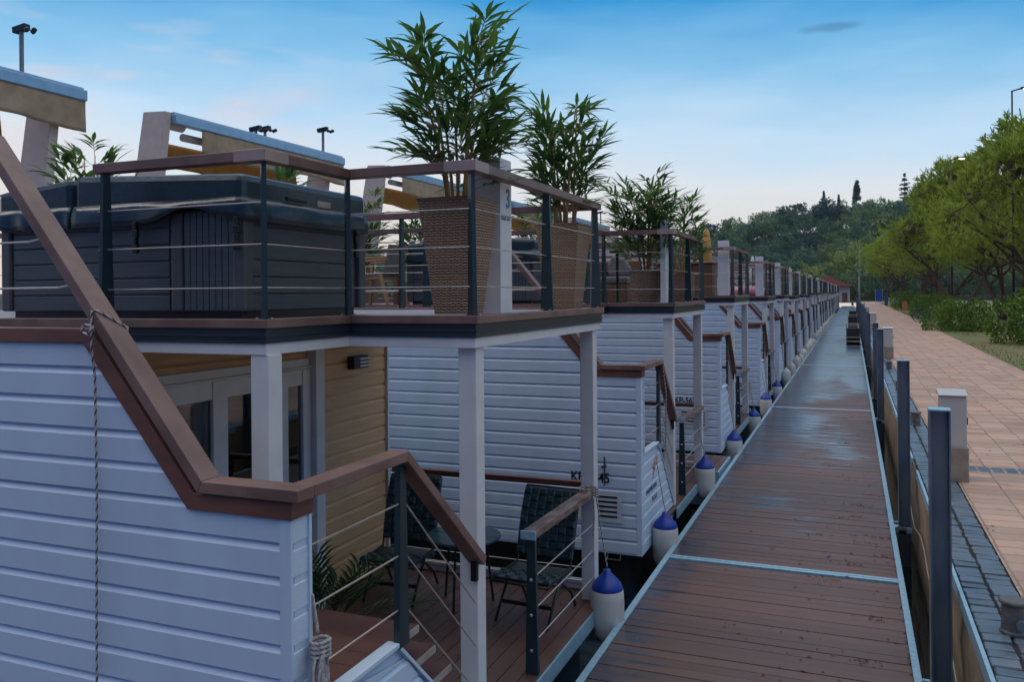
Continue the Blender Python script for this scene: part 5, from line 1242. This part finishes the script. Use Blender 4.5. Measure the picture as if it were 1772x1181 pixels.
# wooded hill
def hill_z(x, y):
    D = math.hypot(x, y); u = math.atan2(x, y)
    base = 15.5 + 9 * math.exp(-((u - .03) / .16) ** 2) + 2.5 * math.sin(u * 9 + 1) - 9 * max(0, min(1, (-u - .25) / .4)) + 3 * math.exp(-((u + .10) / .05) ** 2) + 4 * max(0, min(1, (u - .02) / .2))
    t = max(0, min(1, (D - 215) / 125)); return .3 + base * t * t * (3 - 2 * t)
mb = MB(); na, nd = 70, 16; vs = []
for i in range(na + 1):
    a = -1.1 + 1.9 * i / na
    for j in range(nd + 1):
        D = 205 + 260 * j / nd; x, y = D * math.sin(a), D * math.cos(a); vs.append((x, y, hill_z(x, y)))
mb.add(vs, [(i * (nd + 1) + j, (i + 1) * (nd + 1) + j, (i + 1) * (nd + 1) + j + 1, i * (nd + 1) + j + 1) for i in range(na) for j in range(nd)]); struct('hill', mb, M['hillsoil'], smooth=True)
def broad_tree(seed, H=10, R_=4.2, m=0, n=46):
    rr = random.Random(seed); mb = MB(); mb.k = 0
    mb.tube([(0, 0, -1), (.1, 0, H * .3), (.2, .1, H * .6)], [.3, .24, .12], 6)
    mb.k = 1
    for _ in range(n):
        v = Vector((rr.gauss(0, 1), rr.gauss(0, 1), rr.gauss(0, 1))).normalized(); k = rr.random() ** .35
        c = Vector((v.x * R_ * k, v.y * R_ * k, H * .56 + v.z * H * .40 * k)); clump(mb, c, rr.uniform(.7, 1.35), 42, .62, rr, .8)
    me = mb.build('broadleaf_tree', [M['bark'], FOREST[m]], fix=False); return me
protos = [broad_tree(200 + i, H=h, R_=r_, m=m) for i, (h, r_, m) in enumerate(((10, 4.2, 0), (9, 4.6, 1), (11, 4.0, 0), (8.5, 4.4, 2), (10, 4.4, 1), (11, 3.8, 4)))]
tl = ['dense deep green tree in the wood on the far hill', 'mid green rounded tree in the wood on the far hill', 'tall deep green tree in the wood on the far hill', 'greyish green tree in the wood on the far hill', 'broad mid green tree in the wood on the far hill', 'very dark green tree in the wood on the far hill']
rr = random.Random(77); cnt = 0; used = set()
pos = []
for D in (222, 240, 258, 277, 297, 318, 340):
    a = -.60
    while a < .26:
        pos.append((D + rr.uniform(-7, 7), a + rr.uniform(-.008, .008))); a += (5.6 if D > 300 else 6.6) / D * (1.0 if a > -.36 else 1.5)
for D, a in pos:
    if cnt >= 285: break
    k = rr.choice((0, 0, 1, 2, 3, 4, 4, 5)); x, y = D * math.sin(a), D * math.cos(a)
    o = protos[k] if k not in used else protos[k].copy()
    if k in used: COL.objects.link(o)
    used.add(k); s = rr.uniform(.8, 1.25); o.location = (x, y, hill_z(x, y) - .6); o.scale = (s, s, s * rr.uniform(.85, 1.1)); o.rotation_euler = (0, 0, rr.uniform(0, 6.28)); tag(o, tl[k], 'tree', tl[k].replace('tree', 'trees')); cnt += 1
# trees one can single out
def put_tree(src, x, y, s, label, sz=None):
    o = src.copy(); COL.objects.link(o); o.location = (x, y, hill_z(x, y) - .3); o.scale = (s, s, (sz or s)); o.rotation_euler = (0, 0, x + y); tag(o, label, 'tree', 'trees standing out before the wood'); return o
lt = broad_tree(300, 9.5, 4.3, 3, 52); lt.location = (0, 0, -60)
a = put_tree(lt, .6, 236, 1.5, 'light yellow green tree behind the red roofed house')
COL.objects.unlink(lt); bpy.data.objects.remove(lt)
put_tree(a, 9.5, 226, 1.05, 'light green tree standing over the end of the pavement'); put_tree(a, -10, 214, 1.05, 'light olive tree on the lower slope left of the lamp post'); put_tree(a, -15.5, 222, .8, 'small pale green tree low on the slope above the boat rails')
def conifer(name, label, x, y, H, R_, seed, m, kind):
    rr = random.Random(seed); root = empty(name, (0, 0, 0), label, 'tree'); mb = MB(); mb.tube([(0, 0, -1), (0, 0, H)], [.35, .05], 7); mb.build('trunk', M['bark'], root); mb = MB()
    if kind == 'column':
        for _ in range(130):
            t = rr.random(); r_ = R_ * math.sin(math.pi * min(1, .12 + .88 * (1 - t)) * .62) * .8; a = rr.uniform(0, 6.28); clump(mb, Vector((math.cos(a) * r_ * .7, math.sin(a) * r_ * .7, H * (.04 + .93 * t))), .55 + .3 * (1 - t), 40, .45, rr, 1.4, .9)
    else:
        z = H * .12
        while z < H:
            r_ = R_ * (1 - (z / H)) ** .8 + .08; kz = .35 + .65 * (1 - z / H)
            for b in range(12 if kind == 'cedar' else 8):
                a = rr.uniform(0, 6.283); L_ = r_ * rr.uniform(.45, 1.1); dzb = rr.uniform(-.5, .5)
                for s in range(6):
                    f = (s + .6) / 6; clump(mb, Vector((math.cos(a) * L_ * f, math.sin(a) * L_ * f, z + dzb + L_ * f * (.10 if kind == 'cedar' else -.25) - .25 * f * f)), (.34 + .3 * (1 - f)) * kz, int(16 * kz) + 2, .46 * (.5 + .5 * kz), rr, .5)
            z += H * (.085 if kind == 'cedar' else .06)
    mb.build('crown', FOREST[m], root, fix=False); root.location = (x, y, hill_z(x, y) - .5)
P = lambda u, D: ((u - 1474) * .9265 * D / 1450 * 1.0, D * .9265 + .376 * 0 + D * 0.07)
def at(u, D):
    t = R(22.1); fx, fy = -math.sin(t), math.cos(t); rx, ry = math.cos(t), math.sin(t); k = (u - 886) / 1450 * D
    return fx * D + rx * k, fy * D + ry * k
x, y = at(1484, 330); conifer('cypress_tree', 'dark columnar cypress rising above the wooded skyline', x, y, 20.5, 2.6, 1, 4, 'column')
x, y = at(1567, 330); conifer('cedar_tree', 'dark layered cedar standing above the wooded skyline', x, y, 22, 6.4, 2, 4, 'cedar')
x, y = at(1427, 335); conifer('spruce_tree', 'small dark spruce tip left of the cypress', x, y, 18, 3.0, 3, 4, 'spruce')
x, y = at(1453, 335); conifer('spruce_tree', 'thin dark spruce tip between the other spruce and the cypress', x, y, 16, 2.4, 4, 4, 'spruce')
x, y = at(1632, 330); conifer('spruce_tree', 'dark spruce beside the unlit street lamp', x, y, 17, 3.0, 5, 4, 'spruce')

# ------------------------------------------------------------------ far buildings, signs, bikes, cars
root = empty('house', (-3, 205, .5), 'low cream house with a red tiled roof at the end of the boats', 'house')
mb = MB(); mb.box(-9.5, -.5, 201, 209, .4, 4.1); mb.build('wall', M['plaster'], root)
mb = MB(); mb.prism([(-10.3, 4.1), (.3, 4.1), (.3, 4.25), (-1.2, 4.6), (-5.1, 6.6), (-9.2, 4.6), (-10.3, 4.25)], 'y', 200.2, 209.8); mb.build('roof', M['rooftile'], root)
mb = MB(); mb.box(-2.1, -1.0, 200.95, 201, .5, 2.6); mb.build('door', M['trim'], root)
for x in (-7.6, -4.6): mb = MB(); mb.box(x - .5, x + .5, 200.95, 201, 1.4, 2.7); mb.build('window', M['carglass'], root)
root = empty('info_board', (4.1, 150, QZ), 'blue information board standing at the end of the pavement', 'sign')
mb = MB(); mb.box(3.55, 4.55, 150, 150.1, QZ + .5, QZ + 2.4); mb.build('panel', M['paint_blue'], root, bevel=.01)
for x in (3.50, 4.56): mb = MB(); mb.box(x, x + .06, 150, 150.08, QZ, QZ + 2.5); mb.build('post', M['cab'], root)
root = empty('dark_pillar', (4.75, 138, QZ), 'dark green pillar beside the blue information board', 'pillar')
mb = MB(); mb.box(4.5, 4.98, 138, 138.4, QZ, QZ + 2.2); mb.build('post', M['bin'], root, bevel=.03)
mb = MB(); mb.box(4.46, 5.02, 137.96, 138.44, QZ + 2.2, QZ + 2.26); mb.build('cap', M['black'], root)
root = empty('white_barrier', (6.3, 142, QZ), 'low white barrier at the end of the shrubs', 'barrier')
mb = MB(); mb.box(5.2, 7.4, 142, 142.15, QZ + .25, QZ + 1.15); mb.build('panel', M['whitebar'], root, bevel=.03)
for x in (5.4, 7.1): mb = MB(); mb.box(x, x + .1, 141.9, 142.25, QZ, QZ + .25); mb.build('foot', M['cab'], root)
root = empty('orange_stand', (5.3, 102, QZ), 'small orange folding stand on the grass before the dark shrub', 'sign stand')
mb = MB(); mb.prism([(101.7, QZ), (101.78, QZ), (102.0, QZ + 1.05), (101.94, QZ + 1.05)], 'x', 5.1, 5.6); mb.prism([(102.3, QZ), (102.22, QZ), (102.0, QZ + 1.05), (102.06, QZ + 1.05)], 'x', 5.1, 5.6); mb.build('boards', M['orange'], root)
root = empty('litter_bin', (4.85, 79, QZ), 'dark blue litter bin at the pavement edge', 'bin')
mb = MB(); mb.lathe((4.85, 79, QZ), [(.25, 0), (.30, .1), (.31, .85), (.33, .9), (.33, .96), (.22, 1.02)], 18); mb.build('body', M['bin'], root, smooth=False)
mb = MB(); mb.lathe((4.85, 79, QZ + 1.0), [(.31, 0), (.26, .08), (.08, .12)], 18); mb.build('lid', M['paint_blue'], root)
def bike(x, y, rz, label, paint):
    root = empty('bicycle', (0, 0, 0), label, 'bicycle', 'bicycles parked by the shrubs'); r = .33
    for s, nm in ((-.52, 0), (.52, 1)):
        mb = MB(); n = 28; mb.tube([(s + r * math.cos(k * 6.2832 / n), 0, r + r * math.sin(k * 6.2832 / n)) for k in range(n + 1)], .022, 6, caps=False); wh = mb.build('wheel', M['tyre'], root, smooth=True)
        mb = MB(); mb.tube([(s + (r - .03) * math.cos(k * 6.2832 / n), 0, r + (r - .03) * math.sin(k * 6.2832 / n)) for k in range(n + 1)], .012, 5, caps=False)
        for k in range(9): mb.tube([(s, 0, r), (s + (r - .03) * math.cos(k * .698), 0, r + (r - .03) * math.sin(k * .698))], .004, 4)
        mb.build('rim', M['chrome'], wh, smooth=True)
    mb = MB(); q = [(-.52, 0, r), (-.12, 0, .30), (-.22, 0, .80), (.36, 0, .78), (.40, 0, .88), (.52, 0, r)]
    for a, b in ((0, 1), (1, 2), (0, 2), (1, 3), (2, 3), (4, 5)): mb.tube([q[a], q[b]], .018, 7)
    mb.build('frame', paint, root, smooth=True)
    mb = MB(); mb.tube([(.40, 0, .86), (.38, 0, 1.0), (.38, -.28, 1.02), (.28, -.30, 1.03)], .014, 6); mb.tube([(.38, 0, 1.0), (.38, .28, 1.02), (.28, .30, 1.03)], .014, 6); mb.build('handlebar', M['chrome'], root, smooth=True)
    mb = MB(); mb.bar((-.36, 0, .90), (-.10, 0, .93), .13, .05, w2=.06); mb.tube([(-.22, 0, .80), (-.235, 0, .9)], .014, 6); mb.build('saddle', M['black'], root, bevel=.015)
    root.location = (x, y, QZ); root.rotation_euler = (0, 0, rz)
bike(4.8, 66.0, R(8), 'bicycle parked at the pavement edge, left of the other one', M['bikered']); bike(5.45, 66.6, R(12), 'bicycle parked against the green shrub, right of the other one', M['chrome'])
def car(x, y, rz, label, paint, van=False):
    root = empty('parked_van' if van else 'parked_car', (0, 0, 0), label, 'van' if van else 'car'); L_, W, H = (5.0, 1.95, 2.25) if van else (4.3, 1.78, 1.48)
    lo = [(-L_ / 2, .28), (L_ / 2, .28), (L_ / 2, .72), (L_ / 2 - .15, .88), (L_ / 2 - (.6 if van else 1.15), .98), (-L_ / 2 + .1, 1.0), (-L_ / 2, .8)]
    hi = [(L_ / 2 - (.6 if van else 1.15), .98), (L_ / 2 - (1.3 if van else 1.85), H), (-L_ / 2 + (.1 if van else .7), H), (-L_ / 2 + .06, 1.0)]
    mb = MB(); mb.prism(lo, 'y', -W / 2, W / 2); mb.prism(hi, 'y', -W / 2 + .10, W / 2 - .10); mb.build('body', paint, root, bevel=.06)
    mb = MB()
    for s in (-1, 1): mb.prism([(L_ / 2 - (.95 if van else 1.3), 1.06), (L_ / 2 - (1.42 if van else 1.88), H - .12), (-L_ / 2 + (.3 if van else .85), H - .12), (-L_ / 2 + .28, 1.06)], 'y', s * (W / 2 - .098) - .004, s * (W / 2 - .098) + .004)
    mb.build('windows', M['carglass'], root)
    for s in (-1, 1):
        for xx in (-L_ / 2 + .8, L_ / 2 - .85):
            mb = MB(); mb.tube([(xx, s * (W / 2 - .19), .32), (xx, s * (W / 2 + .01), .32)], .32, 18); mb.build('wheel', M['tyre'], root)
    root.location = (x, y, QZ); root.rotation_euler = (0, 0, rz)
car(13.6, 76, R(80), 'white van parked behind the shrubs between pine trunks', M['carwhite'], True); car(13.2, 58.5, R(85), 'teal car behind the hedge near the nearest pine trunk', M['carteal']); car(16, 62, R(85), 'white car in the car park behind the pine trunks', M['carwhite']); car(16.5, 84, R(84), 'teal van in the car park seen through the pines', M['carteal'], True)

# ------------------------------------------------------------------ litter of dry leaves
mb = MB(); r = random.Random(19)
def bits(n, fx, z, s=.022):
    for _ in range(n):
        x, y = fx(); a = r.uniform(0, 6.28); q = s * r.uniform(.6, 1.4); dx, dy = math.cos(a) * q, math.sin(a) * q
        mb.add([(x - dx, y - dy, z + .003), (x - dy * .4, y + dx * .4, z + .006 + r.uniform(0, .006)), (x + dx, y + dy, z + .003), (x + dy * .35, y - dx * .35, z + .004)], [(0, 1, 2, 3)])
bits(420, lambda: (min(DR - .07, max(DL + .07, r.gauss(.05, .55))), 4.5 + 26 * r.random() ** 1.4), .002)
for _ in range(26):
    cx_, cy_ = r.uniform(-.5, .38), 5 + 16 * r.random() ** 1.3
    bits(16, lambda: (min(DR - .07, cx_ + r.gauss(0, .07)), cy_ + r.gauss(0, .03)), .003, .016)
bits(120, lambda: (r.uniform(-4.2, -2.3), r.gauss(7.2, .25) if r.random() < .7 else r.uniform(5, 7.3)), .121, .018)
bits(500, lambda: (r.uniform(1.1, 4.4), 5 + 40 * r.random()), QZ, .02)
tag(mb.build('leaf_litter', M['litter'], fix=False), 'dry brown leaf scraps scattered over dock, porch and pavement', kind='stuff')

# ------------------------------------------------------------------ evening air
hzm = bpy.data.materials.new('haze_air'); hzm.use_nodes = True; t = hzm.node_tree; t.nodes.remove(t.nodes['Principled BSDF']); v = t.nodes.new('ShaderNodeVolumePrincipled')
v.inputs['Color'].default_value = (.70, .84, 1, 1); v.inputs['Density'].default_value = .00015; v.inputs['Anisotropy'].default_value = .2
t.links.new(v.outputs[0], t.nodes['Material Output'].inputs['Volume'])
mb = MB(); mb.box(-650, 650, -60, 950, -4, 62); tag(mb.build('haze', hzm), 'thin blue evening haze in the air', kind='stuff')
